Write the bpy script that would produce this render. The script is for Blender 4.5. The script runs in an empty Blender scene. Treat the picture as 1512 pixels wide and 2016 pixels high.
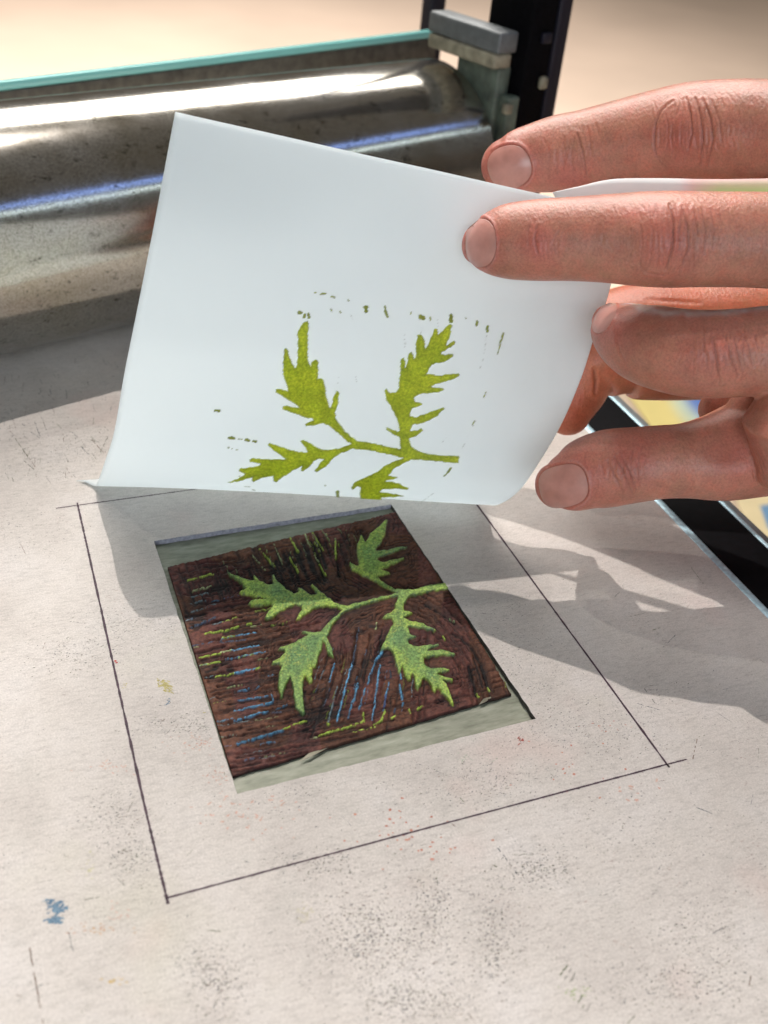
import bpy, bmesh, math, random
import numpy as np
from mathutils import Matrix, Vector
from mathutils.bvhtree import BVHTree

C = bpy.context.scene.collection
SC = bpy.context.scene
MM = 0.001
rng = np.random.default_rng(7)
random.seed(5)

# ------------------------------------------------------------------ camera
# all lengths below are millimetres; x runs along the press bed, y away from the viewer, z up
CAM = np.array([-15.65211848, -113.73972211, 172.78859355])
RT = np.array([0.9322689, -0.3516435, 0.08497968])
UP = np.array([0.1434872, 0.57505448, 0.8054339])
FW = np.array([0.33209355, 0.73868748, -0.58656175])
F = 2025.1
cam = bpy.data.cameras.new('camera'); camo = bpy.data.objects.new('camera', cam); C.objects.link(camo)
camo.matrix_world = Matrix(((RT[0], UP[0], -FW[0], CAM[0]*MM), (RT[1], UP[1], -FW[1], CAM[1]*MM), (RT[2], UP[2], -FW[2], CAM[2]*MM), (0, 0, 0, 1)))
cam.sensor_fit = 'VERTICAL'; cam.sensor_height = 36; cam.lens = F/2016*36
cam.clip_start = 0.005; cam.clip_end = 60
cam.dof.use_dof = True; cam.dof.focus_distance = 0.250; cam.dof.aperture_fstop = 18
SC.camera = camo

# ------------------------------------------------------------------ world
world = bpy.data.worlds.new('World'); SC.world = world; world.use_nodes = True
wn = world.node_tree; wn.nodes.clear()
wo = wn.nodes.new('ShaderNodeOutputWorld'); wb = wn.nodes.new('ShaderNodeBackground')
tc = wn.nodes.new('ShaderNodeTexCoord'); sp = wn.nodes.new('ShaderNodeSeparateXYZ'); wr = wn.nodes.new('ShaderNodeValToRGB')
mr = wn.nodes.new('ShaderNodeMapRange'); mr.inputs[1].default_value = -1; mr.inputs[2].default_value = 1
wn.links.new(tc.outputs['Generated'], sp.inputs[0]); wn.links.new(sp.outputs[2], mr.inputs[0]); wn.links.new(mr.outputs[0], wr.inputs[0])
el = wr.color_ramp.elements
el[0].position = 0.0; el[0].color = (.30, .22, .15, 1)
el[1].position = 1.0; el[1].color = (.30, .29, .27, 1)
for p, c in ((.45, (.42, .34, .26, 1)), (.52, (.13, .11, .09, 1)), (.60, (.20, .16, .12, 1)), (.68, (.26, .25, .23, 1)), (.80, (.22, .20, .16, 1)), (.93, (.24, .21, .17, 1))):
    e = el.new(p); e.color = c
wb.inputs[1].default_value = 0.44
wn.links.new(wr.outputs[0], wb.inputs[0]); wn.links.new(wb.outputs[0], wo.inputs[0])

# ------------------------------------------------------------------ lamps
def aim(o, target):
    d = Vector(target)*MM - o.location
    o.rotation_euler = d.to_track_quat('-Z', 'Y').to_euler()
def area(name, loc, target, sx, sy, power, col):
    l = bpy.data.lights.new(name, 'AREA'); l.shape = 'RECTANGLE'; l.size = sx*MM; l.size_y = sy*MM; l.energy = power; l.color = col
    o = bpy.data.objects.new(name, l); C.objects.link(o); o.location = Vector(loc)*MM; aim(o, target); return o
def point(name, loc, power, col, rad):
    l = bpy.data.lights.new(name, 'POINT'); l.energy = power; l.color = col; l.shadow_soft_size = rad*MM
    o = bpy.data.objects.new(name, l); C.objects.link(o); o.location = Vector(loc)*MM; return o
KD = np.array([13., 43., 107.]); KD /= np.linalg.norm(KD)
kp = np.array([70, 90, 0]) + KD*1500
point('ceiling_spot', kp, 57.0, (1.0, .915, .86), 7)
kp2 = np.array([60, 110, 0]) + np.array([-40, 55, 107.])/127*1500
point('second_ceiling_spot', kp2, 11.0, (1.0, .95, .88), 10)
area('tube_lamp', (420, 1430, 1360), (60, 240, 60), 3000, 12, 1.7, (1, .97, .94))
area('front_fill_light', (-520, -1350, 560), (60, 110, 50), 1000, 700, 12.0, (.82, .92, 1.0))  # unseen fill lamp added on the viewer's side to brighten paper and hand
area('blue_window_light', (850, -600, 1000), (10, 210, 55), 1500, 90, 1.0, (.22, .38, 1.0))
area('white_window_light', (890, -690, 880), (10, 210, 55), 1500, 60, .9, (.75, .92, 1.0))
area('floor_fill_light', (500, 3200, 2300), (300, 3200, -800), 2600, 2600, 235, (1.0, .95, .90))  # unseen lamp added over the background floor to brighten it

SC.view_settings.view_transform = 'Standard'; SC.view_settings.look = 'None'; SC.view_settings.exposure = 0.0; SC.view_settings.gamma = 1
SC.render.engine = 'CYCLES'

# ------------------------------------------------------------------ geometry of the view used for measuring the photo
def ray(p):
    return RT*(p[0]-756) - UP*(p[1]-1008) + FW*F
def at_z(p, z=0.): r = ray(p); return CAM + r*(z-CAM[2])/r[2]
def at_y(p, y): r = ray(p); return CAM + r*(y-CAM[1])/r[1]
def at_d(p, d): return CAM + ray(p)*d/F
def proj(P):
    V = np.asarray(P, float)-CAM; w = V@FW
    return np.stack([756+F*(V@RT)/w, 1008-F*(V@UP)/w, w], -1)

# ------------------------------------------------------------------ object helpers
ORG = {}
def empty(name, loc):
    o = bpy.data.objects.new(name, None); C.objects.link(o); o.location = Vector([float(a) for a in loc])*MM
    o.empty_display_size = .01; ORG[o.name] = np.array(loc, float); return o
def tag(o, label=None, cat=None, group=None, kind=None):
    if label: o['label'] = label
    if cat: o['category'] = cat
    if group: o['group'] = group
    if kind: o['kind'] = kind
    return o
def mk(name, V, faces, mat, parent=None, smooth=False, org=None, col=None, mats=None, fm=None):
    V = np.asarray(V, float)
    porg = ORG[parent.name] if parent else np.zeros(3)
    if org is None: org = porg if parent else V.mean(0)
    org = np.asarray(org, float)
    me = bpy.data.meshes.new(name)
    me.from_pydata(((V-org)*MM).tolist(), [], faces if isinstance(faces, list) else faces.tolist())
    for m in (mats or [mat]): me.materials.append(m)
    if fm is not None: me.polygons.foreach_set('material_index', np.asarray(fm, np.int32))
    if smooth: me.polygons.foreach_set('use_smooth', np.ones(len(me.polygons), bool))
    if col is not None:
        a = me.color_attributes.new('ink', 'FLOAT_COLOR', 'POINT'); a.data.foreach_set('color', np.asarray(col, np.float32).ravel())
    me.update()
    o = bpy.data.objects.new(name, me); C.objects.link(o)
    o.location = Vector((org-porg).tolist())*MM if parent else Vector(org.tolist())*MM
    if parent: o.parent = parent
    ORG[o.name] = org
    return o
def bevel(o, w, seg=2):
    m = o.modifiers.new('bevel', 'BEVEL'); m.width = w*MM; m.segments = seg; m.limit_method = 'ANGLE'; m.angle_limit = .6
    for p in o.data.polygons: p.use_smooth = True
    return o
def prism(poly, z0, z1):
    n = len(poly)
    V = [(p[0], p[1], z0) for p in poly]+[(p[0], p[1], z1) for p in poly]
    Fc = [list(range(n))[::-1], list(range(n, 2*n))]+[[i, (i+1) % n, n+(i+1) % n, n+i] for i in range(n)]
    return V, Fc
def obox(c, ax, hx, hy, z0, z1):           # box whose x axis points along ax in plan
    ax = np.array(ax)/np.linalg.norm(ax); ay = np.array([-ax[1], ax[0]])
    return prism([np.array(c)+ax*sx*hx+ay*sy*hy for sx, sy in ((-1, -1), (1, -1), (1, 1), (-1, 1))], z0, z1)

# ------------------------------------------------------------------ node helpers
def mat(name):
    m = bpy.data.materials.new(name); m.use_nodes = True; n = m.node_tree; b = n.nodes['Principled BSDF']; return m, n, b
def N(n, t, **k):
    x = n.nodes.new(t)
    for a, b in k.items(): setattr(x, a, b)
    return x
def L(n, a, b): n.links.new(a, b)
def noise(n, scale, detail=4, rough=.55, vec=None, stretch=None, rot=0):
    t = N(n, 'ShaderNodeTexNoise'); t.inputs['Scale'].default_value = scale; t.inputs['Detail'].default_value = detail; t.inputs['Roughness'].default_value = rough
    g = N(n, 'ShaderNodeTexCoord'); mp = N(n, 'ShaderNodeMapping'); L(n, g.outputs['Object'], mp.inputs[0]); L(n, mp.outputs[0], t.inputs['Vector'])
    if stretch: mp.inputs['Scale'].default_value = stretch
    mp.inputs['Rotation'].default_value[2] = rot
    return t
def ramp(n, src, stops):
    r = N(n, 'ShaderNodeValToRGB'); e = r.color_ramp.elements
    e[0].position, e[0].color = stops[0][0], (*stops[0][1], 1) if len(stops[0][1]) == 3 else stops[0][1]
    e[1].position, e[1].color = stops[-1][0], (*stops[-1][1], 1)
    for p, c in stops[1:-1]: q = e.new(p); q.color = (*c, 1)
    L(n, src, r.inputs[0]); return r
def mix(n, fac, a, b, mode='MIX'):
    m = N(n, 'ShaderNodeMix'); m.data_type = 'RGBA'; m.blend_type = mode
    for s, v in ((m.inputs[0], fac), (m.inputs[6], a), (m.inputs[7], b)):
        if hasattr(v, 'is_output'): L(n, v, s)
        else: s.default_value = v if not isinstance(v, tuple) else (*v, 1)[:4]
    return m.outputs[2]
def bump(n, b, h, strength, dist):
    u = N(n, 'ShaderNodeBump'); u.inputs['Strength'].default_value = strength; u.inputs['Distance'].default_value = dist
    L(n, h, u.inputs['Height']); L(n, u.outputs[0], b.inputs['Normal']); return u
def G(v): return (v, v, v)
def plain(name, col, rough=.5, metal=0, nz=0.0, scale=300, bmp=0):
    m, n, b = mat(name); b.inputs['Roughness'].default_value = rough; b.inputs['Metallic'].default_value = metal
    t = noise(n, scale)
    r = ramp(n, t.outputs[0], [(.3, tuple(c*(1-nz) for c in col)), (.7, tuple(min(1, c*(1+nz)) for c in col))])
    L(n, r.outputs[0], b.inputs['Base Color'])
    if bmp: bump(n, b, t.outputs[0], bmp, .0003)
    return m

# chipboard: grey-cream board with fibre mottling and pressed-in dirt
def board_material():
    m, n, b = mat('chipboard'); b.inputs['Roughness'].default_value = .85; b.inputs['Specular IOR Level'].default_value = .2
    t1 = noise(n, 38, 6, .6); c1 = ramp(n, t1.outputs[0], [(.3, (.50, .465, .435)), (.5, (.565, .53, .495)), (.72, (.60, .57, .545))])
    t2 = noise(n, 900, 3, .6, stretch=(.45, 1.6, 1), rot=.15); c2 = ramp(n, t2.outputs[0], [(.3, G(.86)), (.5, G(1.0)), (.8, G(1.04))])
    a = mix(n, 1.0, c1.outputs[0], c2.outputs[0], 'MULTIPLY')
    # clouds of tiny grey dirt dashes
    t3 = noise(n, 1500, 2, .7, stretch=(.5, 1.5, 1), rot=-.35); t4 = noise(n, 30, 4, .65)
    d = ramp(n, t3.outputs[0], [(.60, G(0)), (.72, G(.8))]); k = ramp(n, t4.outputs[0], [(.50, G(.0)), (.66, G(1.0))])
    f = mix(n, 1.0, d.outputs[0], k.outputs[0], 'MULTIPLY')
    t5 = noise(n, 130, 2); dc = ramp(n, t5.outputs[0], [(.35, (.10, .11, .08)), (.5, (.17, .15, .15)), (.62, (.28, .17, .13))])
    a = mix(n, f, a, dc.outputs[0])
    # faint ink clouds: pink, olive
    t6 = noise(n, 24, 3, .6, stretch=(1, 1, 1), rot=.7); p6 = ramp(n, t6.outputs[0], [(.60, G(0)), (.75, G(.45))])
    a = mix(n, p6.outputs[0], a, (.60, .46, .42)); 
    t7 = noise(n, 19, 3, .6, rot=2.0); p7 = ramp(n, t7.outputs[0], [(.60, G(0)), (.76, G(.35))])
    a = mix(n, p7.outputs[0], a, (.50, .49, .38))
    t8 = noise(n, 55, 5, .75, rot=.4); p8 = ramp(n, t8.outputs[0], [(.54, G(0)), (.70, G(.2))]); a = mix(n, p8.outputs[0], a, (.36, .36, .33))
    t9 = noise(n, 2600, 2, .6); a = mix(n, .5, a, mix(n, 1.0, a, ramp(n, t9.outputs[0], [(.3, G(.72)), (.7, G(1.25))]).outputs[0], 'MULTIPLY'))
    L(n, a, b.inputs['Base Color']); bump(n, b, t2.outputs[0], .35, .0002); return m
M_board = board_material()
M_cut = plain('board_cut_edge', (.30, .30, .35), .9, nz=.35, scale=900, bmp=.5)
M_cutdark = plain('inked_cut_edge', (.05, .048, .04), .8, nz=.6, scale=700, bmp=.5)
def bed_material():
    m, n, b = mat('bed_surface'); b.inputs['Roughness'].default_value = .5; b.inputs['Metallic'].default_value = .15
    t = noise(n, 420, 5, .65, stretch=(.35, 1.6, 1), rot=-.5); c = ramp(n, t.outputs[0], [(.32, (.15, .165, .12)), (.5, (.23, .25, .19)), (.7, (.31, .33, .265))])
    t2 = noise(n, 60, 4); c2 = ramp(n, t2.outputs[0], [(.3, G(.85)), (.7, G(1.08))])
    L(n, mix(n, 1.0, c.outputs[0], c2.outputs[0], 'MULTIPLY'), b.inputs['Base Color']); bump(n, b, t.outputs[0], .25, .0001); return m
M_bed = bed_material()
def roller_material():
    m, n, b = mat('worn_steel'); b.inputs['Metallic'].default_value = .93
    t = noise(n, 1300, 4, .7, stretch=(1.0, 1.0, 1.0)); t2 = noise(n, 330, 5, .7, stretch=(.6, 1, 1)); t3 = noise(n, 28, 4, .6)
    c = ramp(n, t.outputs[0], [(.30, (.30, .29, .26)), (.46, (.44, .43, .40)), (.66, (.56, .55, .52))])
    c2 = ramp(n, t3.outputs[0], [(.35, (.82, .78, .68)), (.65, (1, 1, 1))])
    sp_ = ramp(n, t2.outputs[0], [(.30, (.12, .12, .09)), (.42, (1, 1, 1))])
    a = mix(n, 1.0, c.outputs[0], c2.outputs[0], 'MULTIPLY'); a = mix(n, .85, a, sp_.outputs[0], 'MULTIPLY')
    L(n, a, b.inputs['Base Color'])
    r = ramp(n, t3.outputs[0], [(.3, G(.10)), (.7, G(.17))]); L(n, r.outputs[0], b.inputs['Roughness'])
    bump(n, b, t2.outputs[0], .12, .00012); return m
M_roller = roller_material()
M_black = plain('black_enamel', (.002, .002, .003), .75, nz=.4, scale=500, bmp=.15)
for m_ in (M_black,): m_.node_tree.nodes['Principled BSDF'].inputs['Specular IOR Level'].default_value = .08
M_navy = plain('dark_blue_enamel', (.003, .0025, .012), .6)
M_steel = plain('blued_steel_edge', (.46, .68, .80), .35, .3, nz=.3, scale=600)
M_dark = plain('dark_olive_plate', (.16, .145, .12), .4, .5, nz=.3)
M_grey = plain('grey_steel', (.15, .165, .17), .5, .3, nz=.15)
M_beige = plain('beige_casting', (.27, .25, .18), .6, nz=.4, scale=200)
M_green = plain('grey_green_casting', (.11, .14, .11), .6, nz=.5, scale=120)
M_teal = plain('teal_glazing_edge', (.26, .66, .62), .2)
M_wood = plain('pale_floor', (.74, .58, .46), .7, nz=.10, scale=.9)
M_mat = plain('grey_floor_mat', (.36, .33, .29), .9, nz=.08, scale=4)
M_pen = plain('purple_black_pen', (.045, .02, .035), .7, nz=.4, scale=900)

# paper
def paper_material():
    m, n, b = mat('smooth_white_paper'); b.inputs['Base Color'].default_value = (.92, .94, .935, 1); b.inputs['Roughness'].default_value = .7
    b.inputs['Specular IOR Level'].default_value = .25
    t = noise(n, 1400, 3, .6); bump(n, b, t.outputs[0], .08, .0001)
    tr = N(n, 'ShaderNodeBsdfTranslucent'); tr.inputs[0].default_value = (.88, .95, .98, 1)
    ms = N(n, 'ShaderNodeMixShader'); ms.inputs[0].default_value = .52
    L(n, b.outputs[0], ms.inputs[1]); L(n, tr.outputs[0], ms.inputs[2]); L(n, ms.outputs[0], n.nodes['Material Output'].inputs[0]); return m
M_paper = paper_material()
def ink_material():
    m, n, b = mat('green_relief_ink'); b.inputs['Roughness'].default_value = .55
    a = N(n, 'ShaderNodeVertexColor', layer_name='ink')
    t = noise(n, 1500, 3, .7); c = ramp(n, t.outputs[0], [(.30, (.62, .70, .7)), (.5, (.95, .95, .95)), (.75, (1.25, 1.15, 1.6))])
    t2 = noise(n, 150, 3); c2 = ramp(n, t2.outputs[0], [(.3, (.88, .92, .9)), (.7, (1.12, 1.08, 1.1))])
    col = mix(n, 1.0, a.outputs[0], c.outputs[0], 'MULTIPLY'); col = mix(n, 1.0, col, c2.outputs[0], 'MULTIPLY')
    L(n, col, b.inputs['Base Color']); bump(n, b, t.outputs[0], .2, .0001)
    tr = N(n, 'ShaderNodeBsdfTransparent'); ms = N(n, 'ShaderNodeMixShader')
    L(n, a.outputs[1], ms.inputs[0]); L(n, tr.outputs[0], ms.inputs[1])
    tl = N(n, 'ShaderNodeBsdfTranslucent'); L(n, col, tl.inputs[0]); m2 = N(n, 'ShaderNodeMixShader'); m2.inputs[0].default_value = .3
    L(n, b.outputs[0], m2.inputs[1]); L(n, tl.outputs[0], m2.inputs[2]); L(n, m2.outputs[0], ms.inputs[2])
    L(n, ms.outputs[0], n.nodes['Material Output'].inputs[0]); return m
M_ink = ink_material()
def vcol_material(name, rough, nscale, lo, hi, bmp=.3, spec=.5):
    m, n, b = mat(name); b.inputs['Roughness'].default_value = rough; b.inputs['Specular IOR Level'].default_value = spec
    a = N(n, 'ShaderNodeVertexColor', layer_name='ink')
    t = noise(n, nscale, 4, .7); c = ramp(n, t.outputs[0], [(.3, lo), (.7, hi)])
    L(n, mix(n, 1.0, a.outputs[0], c.outputs[0], 'MULTIPLY'), b.inputs['Base Color']); bump(n, b, t.outputs[0], bmp, .0002); return m
M_block = vcol_material('inked_brown_block', .6, 1100, (.55, .5, .5), (1.45, 1.45, 1.4), .5, .22)
M_leaf = vcol_material('inked_green_relief', .5, 1500, (.4, .55, .45), (1.6, 1.35, 1.6), .6, .35)
M_fleck = vcol_material('dried_ink_flecks', .8, 700, (.8, .8, .8), (1.2, 1.2, 1.2), .1, .2)
M_print = vcol_material('printed_sheet', .7, 20, (.92, .92, .92), (1.08, 1.08, 1.08), .05, .2)

def skin_material(name, base, red):
    m, n, b = mat(name); b.inputs['Roughness'].default_value = .40; b.inputs['Specular IOR Level'].default_value = .5
    a = N(n, 'ShaderNodeVertexColor', layer_name='ink'); s = N(n, 'ShaderNodeSeparateColor'); L(n, a.outputs[0], s.inputs[0])
    t = noise(n, 120, 5, .65); c = ramp(n, t.outputs[0], [(.3, tuple(x*.80 for x in base)), (.5, base), (.72, tuple(x*1.18 for x in base))])
    t2 = noise(n, 1700, 3, .7); c2 = ramp(n, t2.outputs[0], [(.3, (.78, .76, .74)), (.55, (1, 1, 1)), (.75, (1.10, 1.12, 1.14))])
    t9 = noise(n, 300, 4, .65); c9 = ramp(n, t9.outputs[0], [(.3, (1.06, .90, .88)), (.5, (1, 1, 1)), (.7, (.93, 1.02, .95))]); cc = mix(n, 1.0, c.outputs[0], c9.outputs[0], 'MULTIPLY')
    col = mix(n, s.outputs[0], cc, red); col = mix(n, 1.0, col, c2.outputs[0], 'MULTIPLY')
    col = mix(n, s.outputs[2], col, (.62, .56, .53))  # pale cuticles and the painted rim light of the index finger
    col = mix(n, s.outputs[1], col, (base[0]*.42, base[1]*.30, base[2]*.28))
    L(n, col, b.inputs['Base Color'])
    b.inputs['Subsurface Weight'].default_value = .35; b.inputs['Subsurface Radius'].default_value = (1.0, .35, .18); b.inputs['Subsurface Scale'].default_value = .0030
    t3 = noise(n, 1000, 4, .75); v = N(n, 'ShaderNodeTexVoronoi'); v.inputs['Scale'].default_value = 1100
    g = N(n, 'ShaderNodeTexCoord'); L(n, g.outputs['Object'], v.inputs['Vector'])
    t8 = noise(n, 1500, 3, .7, stretch=(1, .22, .3), rot=.35); h = mix(n, .4, t3.outputs[0], v.outputs['Distance']); h = mix(n, .5, h, t8.outputs[0]); bump(n, b, h, .6, .00045); return m
M_skin = skin_material('weathered_skin', (.53, .225, .155), (.62, .135, .115))
M_skin2 = skin_material('warm_skin', (.56, .19, .10), (.60, .15, .08))
def nail_material():
    m, n, b = mat('fingernail'); b.inputs['Roughness'].default_value = .34; b.inputs['Coat Weight'].default_value = .25; b.inputs['Coat Roughness'].default_value = .2
    a = N(n, 'ShaderNodeVertexColor', layer_name='ink'); t = noise(n, 260, 3); c = ramp(n, t.outputs[0], [(.3, (.88, .86, .86)), (.7, (1.08, 1.08, 1.08))])
    L(n, mix(n, 1.0, a.outputs[0], c.outputs[0], 'MULTIPLY'), b.inputs['Base Color'])
    b.inputs['Subsurface Weight'].default_value = .3; b.inputs['Subsurface Radius'].default_value = (1, .4, .3); b.inputs['Subsurface Scale'].default_value = .0015
    bump(n, b, t.outputs[0], .15, .0003); return m
M_nail = nail_material()

# ------------------------------------------------------------------ the room: floor, mat
o = mk('floor', [(-6000, -3000, -800), (9000, -3000, -800), (9000, 14000, -800), (-6000, 14000, -800)], [[0, 1, 2, 3]], M_wood); tag(o, kind='structure')

# ------------------------------------------------------------------ the press
BX = 164.6                                      # right edge of the bed
press = empty('etching_press', (0, 240, -60))
tag(press, 'steel etching press with a large worn roller and black side frame behind the lifted print', 'printing press')
o = mk('press_bed', *prism([(-330, -330), (BX, -330), (BX, 420), (-330, 420)], -14, -1.6), M_bed, press)
# rail along the bed edge
o = mk('bed_edge_strip', *prism([(BX+.05, -330), (BX+2.6, -330), (BX+2.6, 420), (BX+.05, 420)], -14, -.2), M_steel, press); bevel(o, .3)
o = mk('side_rail', *prism([(BX+2.7, -330), (186, -330), (186, 430), (BX+2.7, 430)], -40, -1.2), M_black, press); bevel(o, .8)
o = mk('rail_trim', *prism([(186.05, -330), (187.6, -330), (187.6, 430), (186.05, 430)], -38, -1.5), M_steel, press); bevel(o, .3)
o = mk('outer_ledge', *prism([(187.7, 60), (194, 60), (194, 430), (187.7, 430)], -38, -5), M_grey, press); bevel(o, .5)
# roller
YAW = math.radians(18); RR = 38.8
axv = np.array([math.cos(YAW), math.sin(YAW), 0.]); pv = np.array([-math.sin(YAW), math.cos(YAW), 0.]); zv = np.array([0, 0, 1.])
r0 = np.array([-14, 230, RR+.3])
def lathe(prof, seg=128):
    V = []; Fc = []
    for t, r in prof:
        for k in range(seg):
            a = 2*math.pi*k/seg; V.append(r0+axv*t+r*(math.cos(a)*pv+math.sin(a)*zv))
    for i in range(len(prof)-1):
        for k in range(seg):
            k2 = (k+1) % seg; Fc.append([i*seg+k, i*seg+k2, (i+1)*seg+k2, (i+1)*seg+k])
    Fc.append(list(range(seg))[::-1]); Fc.append([(len(prof)-1)*seg+k for k in range(seg)]); return V, Fc
RE = 195
o = mk('roller', *lathe([(-420, RR-1), (-419, RR), (0, RR), (RE-1.2, RR), (RE, RR-1.2)]), M_roller, press, smooth=True)
ms = o.modifiers.new('es', 'EDGE_SPLIT'); ms.split_angle = .7
jn = mk('roller_journal', *lathe([(RE+.1, 17), (RE+18, 17)], 64), M_grey, o, smooth=True)
# guard strip (clear teal-edged sheet) and dark bar above the roller
def bar_along(t0, t1, p, z, hp, hz, name, m, par=None, k=.028):
    V = []
    for t in (t0, t1):
        for sp_, sz in ((-1, -1), (1, -1), (1, 1), (-1, 1)): V.append(r0*[1, 1, 0]+axv*t+pv*(p+sp_*hp)+zv*(z+sz*hz-k*(RE-t)))
    return mk(name, V, [[3, 2, 1, 0], [4, 5, 6, 7], [0, 1, 5, 4], [1, 2, 6, 5], [2, 3, 7, 6], [3, 0, 4, 7]], m, par or press)
bevel(bar_along(-420, RE+41, 52, 62.6, 1.5, 9.6, 'back_plate', M_dark, k=.028), .4)
bevel(bar_along(-420, RE+42, 52, 74.0, 1.6, 1.5, 'guard_strip', M_teal), .4)
# bearing assembly and frame at the right end
def blk(name, t, p, ht, hp, z0, z1, m, par=press, bw=1.0):
    c = r0+axv*t+pv*p
    return bevel(mk(name, *obox(c[:2], axv[:2], ht, hp, z0, z1), m, par), bw)
bb = blk('bearing_block', RE+5, -18, 3.5, 12, 24, 82, M_green)
blk('bearing_cap', RE-.5, -14, 4.6, 19.5, 82.3, 87.6, M_beige, bb)
blk('cap_plate', RE+.2, -14, 5.0, 20.5, 87.8, 95.5, M_grey, bb)
blk('lower_guide', RE+5, -34, 3.0, 4, 10, 52, M_grey, bb)
blk('step_casting', RE+6.5, -33, 3.0, 3, 54.2, 72, M_green, bb)
for q, zz in ((-37, 52), (-36, 68)): blk('bolt', RE+3, q, 2.0, 1.5, zz-2, zz+2, M_beige, bb, .8)
sf = blk('side_frame', RE+16.5, -24, 7.0, 12, -40, 230, M_black, press, 1.5)
blk('frame_flange', RE+27, -24, 3.4, 12.6, -40, 232, M_navy, press, 1.0)
blk('frame_gusset', RE+18, -36.6, 2.4, 1.1, 91, 95, M_navy, sf, .5)
blk('frame_bolt', RE+20, -36.9, 2.0, 1.4, 74, 79, M_beige, sf, 1.2)
blk('rear_post', RE+49, 64, 4.5, 3.5, -40, 240, M_navy, press, .8)

# ------------------------------------------------------------------ registration board with its window
hole_px = [(303, 1065), (467, 1563), (1055, 1415), (770, 993)]     # far left, near left, near right, far right
H = [at_z(p)[:2] for p in hole_px]
outer = [(-300, 400), (-300, -320), (BX-.2, -320), (BX-.2, 400)]
def sub(a, b, n): return [np.array(a)*(1-t)+np.array(b)*t for t in np.linspace(0, 1, n, endpoint=False)]
ring_i = []; ring_o = []
for k in range(4):
    a = sub(H[k], H[(k+1) % 4], 40); b = sub(outer[k], outer[(k+1) % 4], 40)
    for i, q in enumerate(a):
        j = rng.normal(0, .07, 2) if i else 0
        ring_i.append(q+j)
    ring_o += b
n = len(ring_i)
V = [(*p, 0) for p in ring_o]+[(*p, 0) for p in ring_i]+[(*p, -1.5) for p in ring_o]+[(*p, -1.5) for p in ring_i]
Fc = []; fm = []
for i in range(n):
    j = (i+1) % n
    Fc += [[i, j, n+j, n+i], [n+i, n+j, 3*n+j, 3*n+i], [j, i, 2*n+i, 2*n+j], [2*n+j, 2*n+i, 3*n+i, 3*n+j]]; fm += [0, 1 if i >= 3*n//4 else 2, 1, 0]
board = mk('chipboard_sheet', V, Fc, None, mats=[M_board, M_cut, M_cutdark], fm=fm, org=(40, 60, -1.5))
tag(board, 'worn grey chipboard sheet with pen outline and cut window, lying on the press bed', 'board')

def ribbon(pts, w, z, jit=.0):
    pts = np.array(pts, float); V = []; Fc = []
    d = np.gradient(pts, axis=0); d /= np.linalg.norm(d, axis=1)[:, None]; nn = np.stack([-d[:, 1], d[:, 0]], 1)
    W = np.broadcast_to(np.asarray(w, float), (len(pts),))*(1+rng.normal(0, jit, len(pts)))
    for p, q, ww in zip(pts, nn, W): V += [(*(p+q*ww/2), z), (*(p-q*ww/2), z)]
    Fc = [[2*i, 2*i+1, 2*i+3, 2*i+2] for i in range(len(pts)-1)]
    return V, Fc
def pen(pxs, w):
    P = [at_z(p)[:2] for p in pxs]; out = []
    for a, b in zip(P[:-1], P[1:]): out += sub(a, b, 60)
    out.append(P[-1]); out = np.array(out); out += rng.normal(0, .012, out.shape)
    V, Fc = ribbon(out, w, .05, .16); V = [(a, b, c) for a, b, c in V]
    o = mk('pen_line', V, Fc, M_pen, board)
    return o
pen([(110, 1001), (152, 995), (350, 968), (870, 896)], .38)
pen([(152, 990), (178, 1105), (285, 1588), (331, 1780)], .52)
pen([(328, 1768), (820, 1636), (1313, 1505), (1352, 1495)], .36)
pen([(860, 886), (942, 998), (1313, 1505), (1317, 1510)], .52)

# dried ink flecks on the board
def inhole(x, y, pad=1.0):
    r = True
    for k in range(4):
        a, b = H[k], H[(k+1) % 4]
        if (b[0]-a[0])*(y-a[1])-(b[1]-a[1])*(x-a[0]) < -pad*np.linalg.norm(b-a): r = False
    return r
FV = []; FF = []; FCOL = []
def fleck(x, y, ln, wd, ang, col, z=.03):
    if inhole(x, y): return
    k = len(FV); m_ = 7
    ca, sa = math.cos(ang), math.sin(ang)
    for i in range(m_):
        a = 2*math.pi*i/m_; rr_ = .5*(.55+.75*random.random())
        u = math.cos(a)*ln*rr_; v = math.sin(a)*wd*rr_
        FV.append((x+u*ca-v*sa, y+u*sa+v*ca, z)); FCOL.append((*col, 1))
    FF.append(list(range(k, k+m_)))
DK = [(.12, .13, .10), (.16, .16, .15), (.10, .12, .13), (.20, .15, .12), (.14, .17, .10)]
def cluster(px, py, sx, sy, nn_, cols, ln=(.3, .9), wd=(.12, .3), ang=(0, .5), corr=0):
    for _ in range(nn_):
        a, b = random.gauss(0, 1), random.gauss(0, 1)
        q = at_z((px+sx*a, py+sy*b+corr*sx*a))
        fleck(q[0], q[1], random.uniform(*ln), random.uniform(*wd), random.gauss(*ang), random.choice(cols), .03+random.random()*.01)
for _ in range(2600):                                     # scattered specks
    q = at_z((random.uniform(-40, 1560), 850+1250*random.random()**.8))
    if q[0] > BX-1: continue
    c = random.choice(DK); s_ = random.random()**3
    fade = random.uniform(.0, .4); c = tuple(a*(1-fade)+b*fade for a, b in zip(c, (.5, .46, .42)))
    fleck(q[0], q[1], .14+.6*s_*random.random()+.1*random.random(), .10+.11*random.random(), random.gauss(.25, .7), c)
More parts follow.
